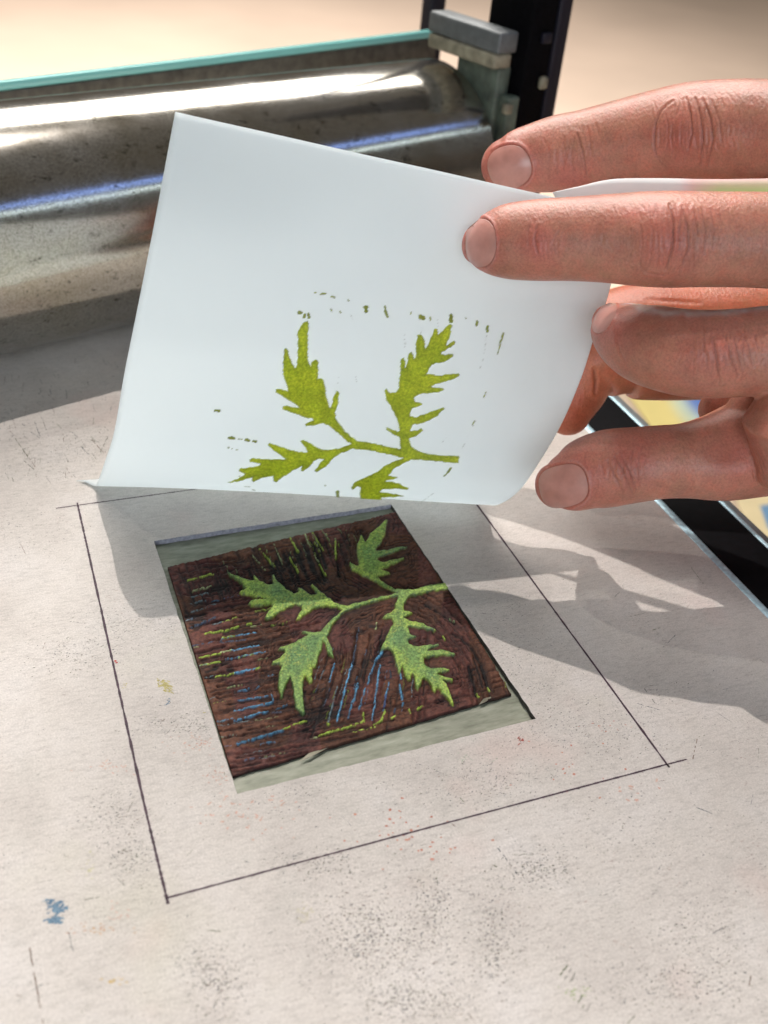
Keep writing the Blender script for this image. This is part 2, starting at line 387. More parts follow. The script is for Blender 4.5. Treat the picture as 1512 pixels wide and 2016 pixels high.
for px_, py_, sx, sy, k in ((850, 1790, 25, 45, 90), (940, 1540, 90, 25, 130), (1050, 1400, 60, 60, 90), (1010, 1270, 60, 60, 80), (620, 1700, 60, 20, 70), (700, 1840, 60, 45, 150), (780, 1890, 60, 60, 90), (970, 1850, 30, 60, 120), (1060, 1710, 40, 22, 90),
                            (230, 1600, 40, 30, 70), (260, 1690, 25, 30, 50), (350, 1430, 50, 15, 60), (150, 1290, 60, 25, 60), (240, 1230, 60, 20, 60), (820, 1980, 60, 20, 80), (1330, 1940, 80, 30, 90), (1400, 1850, 60, 40, 60), (1250, 1650, 70, 60, 60),
                            (60, 900, 70, 30, 70), (170, 880, 50, 25, 90), (120, 760, 110, 60, 170), (60, 1040, 60, 30, 60), (1240, 1420, 80, 50, 60), (1150, 1440, 70, 30, 70), (430, 1950, 30, 40, 60), (400, 1900, 30, 20, 40), (570, 1560, 40, 30, 40)):
    cols = [tuple(a*.7+b*.3 for a, b in zip(c, (.5, .46, .42))) for c in DK]+DK[:3]
    cluster(px_, py_, sx, sy, int(k*3.2), cols, ln=(.14, .7), wd=(.09, .21), ang=(.2, .5))
PK = [(.50, .22, .16), (.52, .27, .2), (.45, .20, .15)]
PKL = [(.55, .38, .32), (.54, .36, .30), (.56, .40, .33)]
cluster(820, 1640, 60, 35, 42, PK, (.35, .8), (.3, .6)); cluster(1120, 1510, 50, 25, 16, PK, (.4, .9), (.3, .6)); cluster(1250, 1560, 25, 12, 9, PKL, (.6, 1.2), (.4, .8))
cluster(1200, 1430, 30, 8, 12, PK, (.4, .8), (.15, .3)); cluster(500, 1590, 60, 30, 60, PKL, (.4, 1.1), (.3, .5)); cluster(390, 1470, 30, 12, 40, PKL, (.3, .8), (.2, .4)); cluster(430, 1530, 12, 12, 30, PKL, (.3, .8), (.2, .4))
cluster(215, 1510, 25, 8, 22, PKL, (.4, .8), (.2, .4)); cluster(190, 1830, 30, 6, 24, [(.5, .3, .2), (.52, .34, .2)], (.4, 1.), (.15, .3)); cluster(225, 1805, 12, 12, 16, PKL)
BLU = [(.14, .22, .30), (.17, .26, .33), (.11, .18, .26)]
cluster(112, 1787, 8, 7, 70, BLU, (.5, 1.1), (.3, .6), (.2, .8)); cluster(108, 1812, 8, 4, 42, BLU, (.5, 1.0), (.3, .6), (.2, .8)); cluster(98, 1772, 7, 3, 14, BLU); cluster(330, 1385, 4, 4, 12, BLU, (.3, .6))
YL = [(.45, .40, .16), (.48, .43, .2)]
cluster(325, 1350, 9, 5, 60, YL, (.5, 1.1), (.2, .4), (-.6, .2), .5); cluster(405, 1395, 3, 8, 16, YL, (.3, .7)); cluster(243, 1348, 4, 4, 9, YL, (.3, .6)); cluster(175, 1710, 6, 14, 16, [(.5, .48, .33)], (.4, .8)); cluster(225, 1930, 12, 5, 14, [(.55, .40, .16)], (.4, .9), (.15, .3)); cluster(598, 1795, 10, 10, 22, [(.5, .47, .33)], (.4, .8))
cluster(1130, 1955, 16, 7, 20, [(.35, .42, .22)], (.4, .9)); cluster(920, 1490, 30, 5, 18, [(.28, .36, .26)], (.3, .8), (.1, .2))
cluster(230, 1302, 2, 2, 3, [(.45, .06, .06)], (.5, .8), (.4, .5)); cluster(1027, 1457, 4, 3, 7, [(.32, .10, .08)], (.5, 1.1), (.25, .4), (.8, .2))
# longer scratches
def scratch(x0, y0, x1, y1, w=.16, col=(.15, .16, .16), gap=.25):
    a, b = at_z((x0, y0)), at_z((x1, y1)); d = b-a; l_ = np.linalg.norm(d); k = max(2, int(l_/.7))
    for i in range(k):
        if random.random() < gap: continue
        q = a+d*(i+.5)/k; fleck(q[0]+random.gauss(0, .04), q[1]+random.gauss(0, .04), l_/k*1.35, w, math.atan2(d[1], d[0]), col, .045)
for s_ in ((58, 1865, 85, 2016), (135, 1835, 145, 1875), (1117, 1900, 1103, 1920), (1125, 1906, 1112, 1928), (1133, 1915, 1122, 1935), (1150, 1952, 1138, 1975), (1158, 1958, 1146, 1985), (1167, 1968, 1155, 1990), (1250, 2000, 1235, 2016),
           (1372, 1455, 1362, 1505), (1372, 1590, 1402, 1602), (1410, 1402, 1440, 1422), (1404, 1838, 1422, 1826), (1478, 1920, 1472, 1955), (980, 1670, 1000, 1695), (950, 1690, 990, 1715), (905, 1570, 925, 1590), (890, 1622, 915, 1640),
           (28, 860, 55, 900), (45, 885, 70, 920), (60, 850, 78, 862), (68, 830, 80, 862), (45, 905, 68, 925), (130, 918, 142, 940), (180, 865, 205, 893), (198, 890, 212, 860), (160, 880, 175, 895), (40, 1070, 50, 1090),
           (1236, 1216, 1275, 1205), (1210, 1175, 1228, 1158), (1285, 1240, 1300, 1236), (1305, 1275, 1330, 1250), (1255, 1385, 1305, 1400), (1268, 1355, 1290, 1385), (560, 1470, 600, 1478), (165, 1772, 195, 1766), (1355, 1110, 1385, 1150)):
    scratch(*s_, w=random.uniform(.13, .28), col=random.choice(DK))
for _ in range(60):
    x_, y_ = random.uniform(0, 1500), random.uniform(1250, 2000); a_ = random.gauss(.2, 1.0); l_ = random.uniform(8, 26)
    scratch(x_, y_, x_+l_*math.cos(a_), y_+l_*math.sin(a_), w=random.uniform(.08, .14), col=random.choice(DK), gap=.4)
for _ in range(90):
    x_, y_ = random.uniform(0, 260), random.uniform(700, 940); a_ = random.gauss(1.2, .5); l_ = random.uniform(6, 20)
    scratch(x_, y_, x_+l_*math.cos(a_), y_+l_*math.sin(a_), w=random.uniform(.10, .22), col=random.choice(DK), gap=.3)
o = mk('ink_flecks', FV, FF, M_fleck, board, col=FCOL); tag(o, kind='stuff')

# ------------------------------------------------------------------ traced outlines
def q7(p): return [(400+.41005*x, 540+.41005*y) for x, y in p]
def q5(p): return [(290+.29753*x, 980+.29753*y) for x, y in p]
def q6(p): return [(640+.29758*x, 980+.29758*y) for x, y in p]
SPRIG_PRINT = q7([(1228,872),(1225,905),(1130,895),(1045,888),(1000,887),(960,905),(915,930),(885,965),(925,970),(930,976),(880,985),(870,992),(935,1000),(985,1026),(980,1032),(920,1025),(860,1030),(845,1045),(905,1050),(962,1062),(905,1064),(855,1066),(858,1095),(850,1150),(838,1200),(828,1150),(815,1180),(795,1140),(770,1130),(760,1090),(752,1050),(757,1020),(740,1012),(718,1030),(712,1022),(730,995),(760,980),(800,965),(840,945),(870,920),(910,900),(950,887),(965,880),(900,864),(800,842),(740,836),(715,835),(660,855),(625,880),(590,915),(545,945),(535,940),(560,905),(583,885),(560,880),(530,895),(510,920),(480,942),(470,938),(478,915),(455,925),(410,950),(380,972),(350,992),(338,988),(338,962),(300,968),(270,975),(240,995),(235,985),(238,970),(205,975),(190,985),(120,997),(150,985),(190,965),(200,955),(172,938),(180,930),(230,925),(270,915),(278,905),(225,895),(222,885),(240,880),(300,885),(380,888),(400,885),(370,865),(330,835),(310,815),(318,810),(370,825),(440,848),(500,855),(505,850),(485,820),(468,798),(478,792),(520,815),(560,838),(600,842),(650,835),(700,820),(712,812),(680,790),(630,745),(600,720),(575,712),(530,722),(492,724),(492,715),(530,700),(530,690),(490,685),(440,665),(385,645),(382,635),(400,630),(460,640),(460,632),(430,612),(380,580),(347,562),(350,550),(370,548),(410,560),(400,530),(385,480),(385,430),(390,355),(400,352),(415,400),(440,455),(450,440),(455,350),(455,270),(480,230),(500,222),(505,235),(498,300),(498,400),(515,445),(525,415),(540,408),(550,415),(548,500),(565,500),(578,505),(585,560),(605,640),(615,640),(625,590),(642,558),(650,565),(648,610),(632,665),(635,690),(680,755),(740,800),(800,808),(880,825),(945,838),(950,830),(945,800),(940,775),(910,765),(882,742),(882,733),(900,740),(930,755),(942,750),(940,720),(930,690),(905,640),(880,600),(872,560),(880,548),(895,570),(930,565),(940,540),(945,470),(948,410),(960,402),(968,415),(968,450),(975,450),(985,385),(998,370),(1008,385),(1010,405),(1022,395),(1022,330),(1032,290),(1043,288),(1058,310),(1065,360),(1075,350),(1090,310),(1110,262),(1122,265),(1125,295),(1150,270),(1180,240),(1192,245),(1180,300),(1160,345),(1200,320),(1208,325),(1190,345),(1145,370),(1140,385),(1195,385),(1195,395),(1160,415),(1095,430),(1080,450),(1068,478),(1130,485),(1225,475),(1228,485),(1190,505),(1110,525),(1085,540),(1150,548),(1155,555),(1120,565),(1040,570),(1010,585),(1015,612),(1045,615),(1050,625),(1030,632),(1000,640),(990,680),(1020,685),(1080,665),(1150,638),(1155,645),(1120,680),(1060,710),(1000,720),(990,750),(1020,750),(1045,740),(1052,748),(1020,775),(990,785),(990,800),(1000,828),(1050,855),(1120,868)])
SPRIG_BLOCK = q6([(480,628),(430,610),(380,585),(340,560),(310,540),(260,520),(215,495),(180,470),(160,435),(165,418),(180,430),(215,450),(225,440),(215,370),(215,310),(235,240),(250,250),(265,290),(300,240),(350,190),(400,140),(415,140),(405,190),(400,240),(370,290),(335,340),(340,350),(400,345),(470,328),(540,318),(545,325),(490,345),(420,370),(360,390),(345,410),(380,420),(450,405),(520,393),(525,402),(470,430),(410,455),(370,470),(420,488),(430,498),(380,510),(350,520),(370,545),(420,580),(470,600),(510,605),(600,600),(700,575),(820,562),(840,570),(838,600),(760,610),(680,620),(590,640),(550,650),(540,670),(520,700),(520,740),(545,748),(585,755),(580,768),(540,775),(520,790),(560,808),(640,825),(690,850),(740,875),(725,880),(650,860),(580,850),(550,845),(555,870),(570,905),(600,910),(600,920),(560,930),(545,940),(560,960),(600,985),(680,970),(750,965),(755,975),(700,990),(680,1005),(760,1000),(830,1015),(865,1030),(860,1040),(780,1040),(700,1045),(650,1055),(665,1110),(700,1125),(760,1120),(825,1130),(820,1145),(760,1150),(740,1160),(800,1185),(850,1200),(840,1212),(800,1205),(780,1205),(810,1240),(825,1290),(840,1330),(855,1360),(835,1362),(815,1320),(770,1290),(760,1260),(745,1255),(730,1285),(715,1270),(690,1210),(660,1185),(640,1200),(630,1240),(615,1270),(600,1240),(595,1190),(575,1160),(565,1200),(550,1200),(535,1170),(520,1130),(510,1100),(500,1165),(485,1150),(470,1100),(465,1050),(440,1010),(415,990),(385,1005),(370,1010),(370,980),(400,930),(430,870),(455,830),(445,790),(400,800),(375,800),(400,770),(440,750),(460,730),(465,700),(480,665),(480,650),(400,665),(300,695),(200,725),(150,745)])+q5([(1290,770),(1240,820),(1205,880),(1190,920),(1210,960),(1232,1020),(1235,1045),(1222,1050),(1195,1020),(1175,960),(1160,950),(1155,1000),(1130,1050),(1120,1110),(1100,1125),(1090,1110),(1090,1160),(1090,1220),(1075,1225),(1055,1190),(1045,1170),(1035,1210),(1025,1260),(1030,1310),(1040,1370),(1040,1420),(1030,1435),(1010,1410),(980,1390),(975,1340),(965,1270),(955,1200),(945,1180),(930,1210),(910,1250),(895,1310),(885,1312),(875,1290),(865,1220),(868,1170),(890,1110),(870,1095),(825,1100),(830,1080),(880,1055),(910,1020),(900,1000),(868,1000),(880,985),(960,960),(1020,930),(1060,905),(1040,895),(1020,885),(1040,878),(1110,885),(1145,880),(1180,840),(1240,785),(1285,748),(1260,722),(1190,712),(1130,722),(1080,745),(1040,770),(1010,800),(985,800),(1000,770),(1020,735),(1015,715),(985,705),(940,720),(880,750),(830,785),(790,797),(778,790),(800,755),(830,720),(820,700),(760,708),(700,710),(665,695),(680,680),(720,670),(790,665),(740,655),(660,640),(605,625),(620,612),(650,600),(620,560),(570,520),(530,495),(545,490),(600,515),(680,545),(710,545),(700,515),(715,510),(750,550),(800,570),(840,570),(825,510),(835,505),(870,550),(920,600),(970,630),(1000,620),(1000,590),(1020,595),(1060,625),(1090,640),(1120,640),(1100,600),(1080,575),(1095,570),(1150,620),(1200,660),(1260,700),(1320,712)])+q6([(160,705),(250,685),(350,655),(430,640)])

def sdist(P, poly):                              # signed distance, positive inside
    poly = np.array(poly, float); out = np.full(len(P), 1e9); ins = np.zeros(len(P), bool)
    for a, b in zip(poly, np.roll(poly, -1, 0)):
        d = b-a; t = np.clip(((P-a)@d)/(d@d+1e-9), 0, 1)
        out = np.minimum(out, np.hypot(P[:, 0]-a[0]-t*d[0], P[:, 1]-a[1]-t*d[1]))
        if a[1] != b[1]:
            c_ = ((a[1] > P[:, 1]) != (b[1] > P[:, 1])) & (P[:, 0] < d[0]*(P[:, 1]-a[1])/d[1]+a[0]); ins ^= c_
    return np.where(ins, out, -out)
def segd(P, a, b):
    a = np.array(a, float); d = np.array(b, float)-a; t = np.clip(((P-a)@d)/(d@d+1e-9), 0, 1)
    return np.hypot(P[:, 0]-a[0]-t*d[0], P[:, 1]-a[1]-t*d[1]), t
def sm(x, a, b): t = np.clip((x-a)/(b-a), 0, 1); return t*t*(3-2*t)
def vnoise(P, s, seed):                          # cheap smooth value noise
    r = np.random.default_rng(seed).random((64, 64)); q = P/s; i = np.floor(q).astype(int); f = q-i; f = f*f*(3-2*f)
    g = lambda a, b: r[(i[:, 0]+a) % 64, (i[:, 1]+b) % 64]
    return (g(0, 0)*(1-f[:, 0])+g(1, 0)*f[:, 0])*(1-f[:, 1])+(g(0, 1)*(1-f[:, 0])+g(1, 1)*f[:, 0])*f[:, 1]

# ------------------------------------------------------------------ the carved printing block
bc = [at_z(p) for p in ((330, 1113), (458, 1523), (1008, 1361), (786, 1003))]   # far left, near left, near right, far right
nu, nv = 300, 360
U, W_ = np.meshgrid(np.linspace(0, 1, nu), np.linspace(0, 1, nv))
U = U.ravel()[:, None]; W_ = W_.ravel()[:, None]
P3 = (bc[1]*(1-U)+bc[2]*U)*(1-W_)+(bc[0]*(1-U)+bc[3]*U)*W_
edge = (U[:, 0] == 0) | (U[:, 0] == 1) | (W_[:, 0] == 0) | (W_[:, 0] == 1)
PX = proj(P3)[:, :2]
PXw = PX+np.stack([vnoise(PX, 7, 1)-.5, vnoise(PX, 7, 2)-.5], 1)*3.0
s_leaf = sdist(PXw, SPRIG_BLOCK); leaf = sm(s_leaf, -1.0, 1.2)
z = -.50 + (vnoise(PX, 9, 3)-.5)*.25+(vnoise(PX, 3.2, 4)-.5)*.16
br = vnoise(PX, 40, 5); br2 = vnoise(PX, 5, 6)
col = np.array([.105, .043, .025])*(.75+.5*br[:, None])*(.75+.5*br2[:, None])
col += (vnoise(PX, 60, 12)[:, None] > .55)*np.array([.006, -.003, .007])
DKC = np.array([.008, .006, .007])
gz = np.zeros(len(PX)); gd = np.zeros(len(PX))
def gouge(a, b, w, dep, dark=.9):
    global gz, gd
    w = w*1.15; dep = dep*1.25
    lo = np.minimum(a, b)-w*3; hi = np.maximum(a, b)+w*3
    m_ = np.where((PX[:, 0] > lo[0]) & (PX[:, 0] < hi[0]) & (PX[:, 1] > lo[1]) & (PX[:, 1] < hi[1]))[0]
    if not len(m_): return
    d, t = segd(PXw[m_], a, b); k = np.exp(-(d/w)**2)*(.45+.55*vnoise(PX[m_], 6, 8))*sm(t, 0, .1)
    k = np.clip(k*1.35, 0, 1); gz[m_] = np.maximum(gz[m_], k*dep); gd[m_] = np.maximum(gd[m_], k*dark)
R_ = random.Random(11)
for _ in range(190):                                             # left side: level cuts
    y = R_.uniform(1110, 1530); x = 322+(y-1113)*.31+R_.uniform(0, 190); l_ = R_.uniform(35, 110); s_ = -.18+R_.gauss(0, .03)
    gouge((x, y), (x+l_, y+l_*s_), R_.uniform(1.6, 2.8), R_.uniform(.25, .5), R_.uniform(.35, .95))
for _ in range(90):                                             # far side: cuts running down from the edge
    x = R_.uniform(340, 720); y = 1108-(x-330)*.235+R_.uniform(0, 45); l_ = R_.uniform(25, 70)
    gouge((x, y), (x+l_*.38, y+l_), R_.uniform(1.6, 3.6), R_.uniform(.3, .55), R_.uniform(.5, 1))
for _ in range(60):                                             # near middle: steep cuts
    x = R_.uniform(620, 850); y = R_.uniform(1230, 1370); l_ = R_.uniform(30, 90); gouge((x, y), (x-l_*(.38-(x-620)*.0016), y+l_), R_.uniform(1.4, 2.4), R_.uniform(.2, .45), R_.uniform(.3, .9))
for k in range(17):                                             # right side: sweeping curves
    ox = R_.uniform(-30, 60); oy = R_.uniform(-25, 25); pts_ = [(790+ox, 1165+oy), (850+ox, 1195+oy), (900+ox, 1245+oy), (935+ox, 1300+oy), (955+ox, 1365+oy)]
    for a, b in zip(pts_[:-1], pts_[1:]):
        if R_.random() < .8: gouge(a, b, R_.uniform(1.3, 2.2), .4, R_.uniform(.35, .85))
for _ in range(60):                                             # near edge
    x = R_.uniform(440, 960); y = 1510-(x-450)*.285-R_.uniform(0, 60); l_ = R_.uniform(30, 90); gouge((x, y), (x+l_, y-l_*.25), R_.uniform(1.5, 2.5), .35, R_.uniform(.3, .8))
for _ in range(70):
    x = R_.uniform(500, 900); y = R_.uniform(1080, 1400); l_ = R_.uniform(15, 60); a_ = R_.gauss(-.35, .4); gouge((x, y), (x+l_*math.cos(a_), y+l_*math.sin(a_)), R_.uniform(1.0, 1.8), .25, R_.uniform(.15, .5))
for a, b in (((830, 1180), (898, 1222)), ((887, 1239), (926, 1266)), ((926, 1266), (946, 1301)), ((946, 1301), (961, 1346)), ((922, 1303), (932, 1340)), ((932, 1340), (938, 1364)), ((705, 1232), (694, 1304)), ((583, 1075), (600, 1120)), ((660, 1070), (668, 1130)), ((615, 1060), (640, 1140))):
    gouge(a, b, 3.4, .6, 1)
z -= gz*(1-leaf)
iso = sm(np.sin(s_leaf*2*math.pi/6.2+vnoise(PX, 16, 71)*7), .35, .95)*sm(-s_leaf, 3, 6)*sm(s_leaf, -44, -16)*sm(vnoise(PX, 17, 72), .38, .62)
gd = np.maximum(gd, iso*.85); z -= iso*.30
fine = sm(vnoise(np.stack([PX[:, 0]*.22+PX[:, 1]*.05, PX[:, 1]-PX[:, 0]*-.18], 1), 3.0, 73), .60, .8)*sm(vnoise(PX, 30, 74), .3, .6)
gd = np.maximum(gd, fine*.6*(1-leaf)); z -= fine*.12*(1-leaf)
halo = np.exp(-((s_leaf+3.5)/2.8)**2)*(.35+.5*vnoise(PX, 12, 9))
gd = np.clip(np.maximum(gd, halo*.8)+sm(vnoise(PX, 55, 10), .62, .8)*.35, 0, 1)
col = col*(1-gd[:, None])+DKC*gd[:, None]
GR = np.array([.32, .46, .07]); BL = np.array([.09, .27, .45]); PALE = np.array([.32, .40, .20]); GB = np.array([.10, .15, .17]); DB = np.array([.05, .075, .12])
ridge = np.zeros(len(PX)); 
def stroke(a, b, w, c, dot=.35, amt=1.0):
    global col
    d, t = segd(PXw, a, b); ww = w*(.55+.75*vnoise(PX, 5, 21))
    k = sm(-d, -ww, -ww*.3)*sm(vnoise(PX, 3.4, 22), dot*.85, dot*.85+.15)*amt
    shade = .45+1.1*vnoise(PX, 2.2, 23)
    col = col*(1-k[:, None])+(np.array(c)[None]*shade[:, None])*k[:, None]
    ridge[:] = np.maximum(ridge, k*(1-.0))
s5 = [(265,535,435,490,GR,2.2,.3,.75),(300,605,435,570,PALE,1.8,.3,.8),(290,645,400,620,GB,2,.3,1),(290,690,405,660,GB,2.2,.3,1),(290,748,455,695,GB,2.6,.3,1),(270,855,445,785,DB,3,.3,1),(430,830,500,812,GB,2.2,.3,1),(500,812,595,778,GR,1.8,.2,1),
      (385,890,570,850,GR,2.4,.1,1),(580,845,695,820,GR,2.0,.5,1),(500,915,580,905,GR,2.4,.1,1),(585,900,715,880,BL,1.8,.3,1),(300,970,500,935,DB,2,.4,1),(490,950,650,930,DB,2.4,.3,1),(345,1045,485,1020,GR,2.4,.2,1),(490,1012,560,1000,PALE,2,.3,1),(565,1000,740,965,BL,2.2,.2,1),
      (350,1100,480,1072,GR,2.4,.15,1),(525,1055,780,1010,BL*.8,2.2,.25,1),(450,1175,580,1150,GR,1.7,.1,1),(580,1150,740,1115,BL,2.4,.15,1),(720,1125,745,1112,GR,2.6,0,1),(535,1245,620,1225,PALE*.8,1.9,.4,1),(640,1260,740,1235,BL*.8,1.7,.4,1),(600,1330,830,1295,BL*.8,2,.35,1),(825,1290,835,1325,BL,2,.2,1),
      (580,1400,830,1340,BL*.85,2.6,.2,1),(580,1465,800,1400,BL*.85,2.2,.3,1),(850,1385,925,1360,BL*.5,2,.4,1),(600,1615,900,1525,BL*.6,3.6,.2,1),(900,1522,1050,1455,GR,2,.45,1),(960,1490,1050,1462,GR,2.6,.3,1),(750,1620,850,1600,BL*.7,1.8,.4,1),(1130,1562,1378,1492,GR,1.8,.25,1),(1085,1580,1130,1565,PALE,1.4,.4,1),
      (700,370,780,470,PALE*.7,1.7,.3,1),(745,330,845,445,GR*.9,1.7,.2,1),(835,295,895,425,PALE*.7,1.6,.2,1),(945,250,1000,345,GR*.9,2,.1,1),(940,375,1000,485,GR*.9,1.8,.3,1),(1035,215,1080,315,PALE*.8,2,.2,1),(1085,205,1165,335,GR*.9,1.9,.1,1),(1110,370,1135,410,PALE*.8,1.6,.2,1),(1140,430,1185,505,GR*.9,1.8,.2,1),(1155,205,1205,275,PALE*.6,1.4,.2,1),(1235,165,1285,220,PALE*.6,1.2,.2,1),(1245,300,1250,390,GR*.8,2.8,.1,1),(1240,255,1245,270,PALE*.6,1.6,0,1)]
for x0, y0, x1, y1, c, w, d_, am in s5: stroke(q5([(x0, y0)])[0], q5([(x1, y1)])[0], w, c, d_, am)
s6 = [(225,850,180,1090,DB*1.2,1.6,.25),(180,1090,140,1220,BL*1.2,2.6,.05),(140,1220,80,1465,BL*1.05,2.6,.15),(218,1215,190,1330,BL*1.1,2.8,.05),(190,1330,150,1440,BL,2.8,.1),(380,1010,335,1060,BL*1.1,4.0,.15),(330,1080,280,1220,BL*.95,2.4,.1),(280,1220,225,1385,BL*.8,2.2,.3),(365,1100,345,1230,BL*1.2,2.4,.05),(345,1230,315,1460,BL,2.8,.1),
      (425,1215,405,1300,BL*.9,2.4,.1),(405,1300,385,1400,np.array([.05,.12,.28]),2.8,.2),(500,1150,505,1190,BL,2,.3),(495,1225,515,1360,BL*.9,2.7,.15),(60,1090,30,1210,BL*.9,2.6,.2),(80,1240,20,1480,GB*1.1,2.2,.25),(255,1410,262,1470,GR,3,.0),(395,1395,375,1465,GR,3,.0),(440,1445,465,1430,GR,3.2,.0),(555,1390,565,1415,GR,2.8,.0),(615,1380,650,1362,GR,2.6,.2),(825,1320,850,1362,GR*.8,3,.0),
      (0,1552,240,1475,GR,2.0,.3),(240,1475,265,1460,GR,2.6,.0),(180,1542,330,1505,GR,1.6,.45),(320,1490,375,1465,GR,2,.3),(1005,1280,1020,1305,GR,1.9,.1),(1080,1245,1092,1270,GR,1.9,.1),(780,905,795,925,GR,2.2,.0),(345,820,335,860,PALE,1.6,.4),(15,1480,25,1485,GR,2.4,0),(70,280,70,385,GR*.9,2.4,.1),(0,240,25,270,PALE*.6,1.4,.1),(480,60,600,235,PALE*.35,1.0,.5),(610,250,640,300,GR*.5,1.0,.4),(740,470,790,540,GR*.6,1.4,.3),(930,760,960,800,GR*.7,1.2,.2),(1190,1200,1200,1240,GR*.7,1.5,.2),(830,785,858,805,PALE*.7,1.2,.1),(235,1350,230,1385,BL*.6,2,.3),(465,1385,460,1410,DB,2.5,.2),(430,1130,440,1180,DB*.6,2.5,.2)]
for x0, y0, x1, y1, c, w, d_ in s6: stroke(q6([(x0, y0)])[0], q6([(x1, y1)])[0], w, c, d_)
for _ in range(34):
    x = R_.uniform(345, 540); y = R_.uniform(1170, 1500); x = max(x, 345+(y-1170)*.3); l_ = R_.uniform(14, 48); stroke((x, y), (x+l_, y-l_*.19), R_.uniform(.9, 1.6), R_.choice([GR*.7, BL*.7, GB*1.5, PALE*.6, DB*1.5]), .45, .8)
for _ in range(22):
    x = R_.uniform(620, 830); y = R_.uniform(1260, 1380); l_ = R_.uniform(15, 55); stroke((x, y), (x-l_*(.38-(x-620)*.0016), y+l_), R_.uniform(.9, 1.5), R_.choice([BL*.6, GB*1.4, DB*1.4, GR*.5]), .45, .8)
for _ in range(14):
    x = R_.uniform(380, 700); y = 1112-(x-330)*.235+R_.uniform(0, 25); l_ = R_.uniform(15, 40); stroke((x, y), (x+l_*.42, y+l_), R_.uniform(.8, 1.4), R_.choice([PALE*.6, GR*.6]), .4, .8)
z = np.maximum(z, z*(1-ridge)+(-.32)*ridge)
# leaf: bright rims, deeper green towards the middles, stems yellower
lc = vnoise(PX, 34, 31)[:, None]; core = sm(s_leaf, 3, 14)[:, None]
lv = np.array([.30, .46, .06])*(1-core*.55)+np.array([.085, .21, .05])*core*.55
lv = lv*(1-.7*lc)+np.array([.07, .19, .075])*.7*lc
lv = lv*(.5+1.0*vnoise(PX, 2.2, 32)[:, None]); yl = sm(vnoise(PX, 2.6, 35), .62, .8)[:, None]*sm(vnoise(PX, 22, 36), .3, .6)[:, None]; lv = lv*(1-yl*.6)+np.array([.38, .46, .08])*yl*.6
blue_edge = np.exp(-((s_leaf-.6)/.9)**2)[:, None]*(vnoise(PX, 16, 33)[:, None] > .55)*.5
lv = lv*(1-blue_edge)+np.array([.04, .10, .12])*blue_edge
col = col*(1-leaf[:, None])+lv*leaf[:, None]
z = z*(1-leaf)+(.12+(vnoise(PX, 4, 34)-.5)*.10)*leaf
near = W_[:, 0] < .02; wob = (vnoise(PX, 14, 41)-.5)
P3 = P3.copy(); P3[:, 2] = z
P3[:, 1] += np.where(W_[:, 0] > .97, (vnoise(PX, 5, 42)-.5)*.45, 0)+np.where(near, wob*.3, 0)
colA = np.concatenate([col, np.ones((len(col), 1))], 1)
idx = np.arange(nu*nv).reshape(nv, nu)
Q = np.stack([idx[:-1, :-1], idx[:-1, 1:], idx[1:, 1:], idx[1:, :-1]], -1).reshape(-1, 4)
fleaf = leaf[Q].mean(1) > .5
def compact(V, Fq, col):
    used = np.unique(Fq); mp = -np.ones(len(V), int); mp[used] = np.arange(len(used)); return V[used], mp[Fq], col[used]
# border skirt
bord = np.concatenate([idx[0, :], idx[1:, -1], idx[-1, -2::-1], idx[-2:0:-1, 0]])
kb = len(P3); low = P3[bord].copy(); low[:, 2] = -1.58
Pall = np.concatenate([P3, low]); cl = np.tile([.02, .012, .010, 1.], (len(bord), 1)); Call = np.concatenate([colA, cl])
nb = len(bord); sk = np.array([[bord[(i+1) % nb], bord[i], kb+i, kb+(i+1) % nb] for i in range(nb)])
v1, f1, c1 = compact(Pall, np.concatenate([Q[~fleaf], sk]), Call)
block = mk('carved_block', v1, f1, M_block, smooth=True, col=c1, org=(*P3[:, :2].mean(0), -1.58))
tag(block, 'square carved relief block inked brown with blue and green strokes, set in the board window', 'printing block')
v2, f2, c2 = compact(P3, Q[fleaf], colA)
o = mk('leaf_relief', v2, f2, M_leaf, block, smooth=True, col=c2)
o['label'] = 'raised green-inked leafy sprig'
# splinters on the near edge
for p_, l_, a_ in (((618, 1480), 8.0, .25), ((958, 1374), 5.0, .35)):
    q = at_z(p_); a1 = a_
    d = np.array([math.cos(a1), math.sin(a1), 0]); s = np.array([-d[1], d[0], 0])
    V = [q-d*l_/2+zv*-.8, q-d*l_*.1+s*.45+zv*-.3, q+d*l_/2+zv*-.9, q-d*l_*.1-s*.45+zv*-.5, q-d*l_*.1+zv*-1.2]
    o = mk('splinter', V, [[0, 3, 1], [1, 3, 2], [0, 1, 4], [1, 2, 4], [2, 3, 4], [3, 0, 4]], M_beige, block)

# ------------------------------------------------------------------ the lifted print
def crom(P, n):
    P = np.array(P, float); P = np.vstack([2*P[0]-P[1], P, 2*P[-1]-P[-2]]); out = []
    for i in range(1, len(P)-2):
        t = np.linspace(0, 1, 24, endpoint=False)[:, None]; a, b, c, d = P[i-1:i+3]
        out.append(.5*((2*b)+(c-a)*t+(2*a-5*b+4*c-d)*t*t+(3*b-a-3*c+d)*t**3))
    out.append(P[-2:-1]); out = np.vstack(out); s = np.r_[0, np.cumsum(np.linalg.norm(np.diff(out, axis=0), axis=1))]
    u = np.linspace(0, s[-1], n); return np.stack([np.interp(u, s, out[:, k]) for k in range(out.shape[1])], 1)
left = [(1.2, 138.8, .35), (3.2, 137.8, .6), at_y((186, 957), 134.2), at_y((192, 950), 130.5), at_y((208, 905), 123.5), at_y((225, 850), 119), at_y((245, 735), 113.5), at_y((264, 640), 111.5), at_y((303, 445), 113), at_y((345, 220), 120.5)]
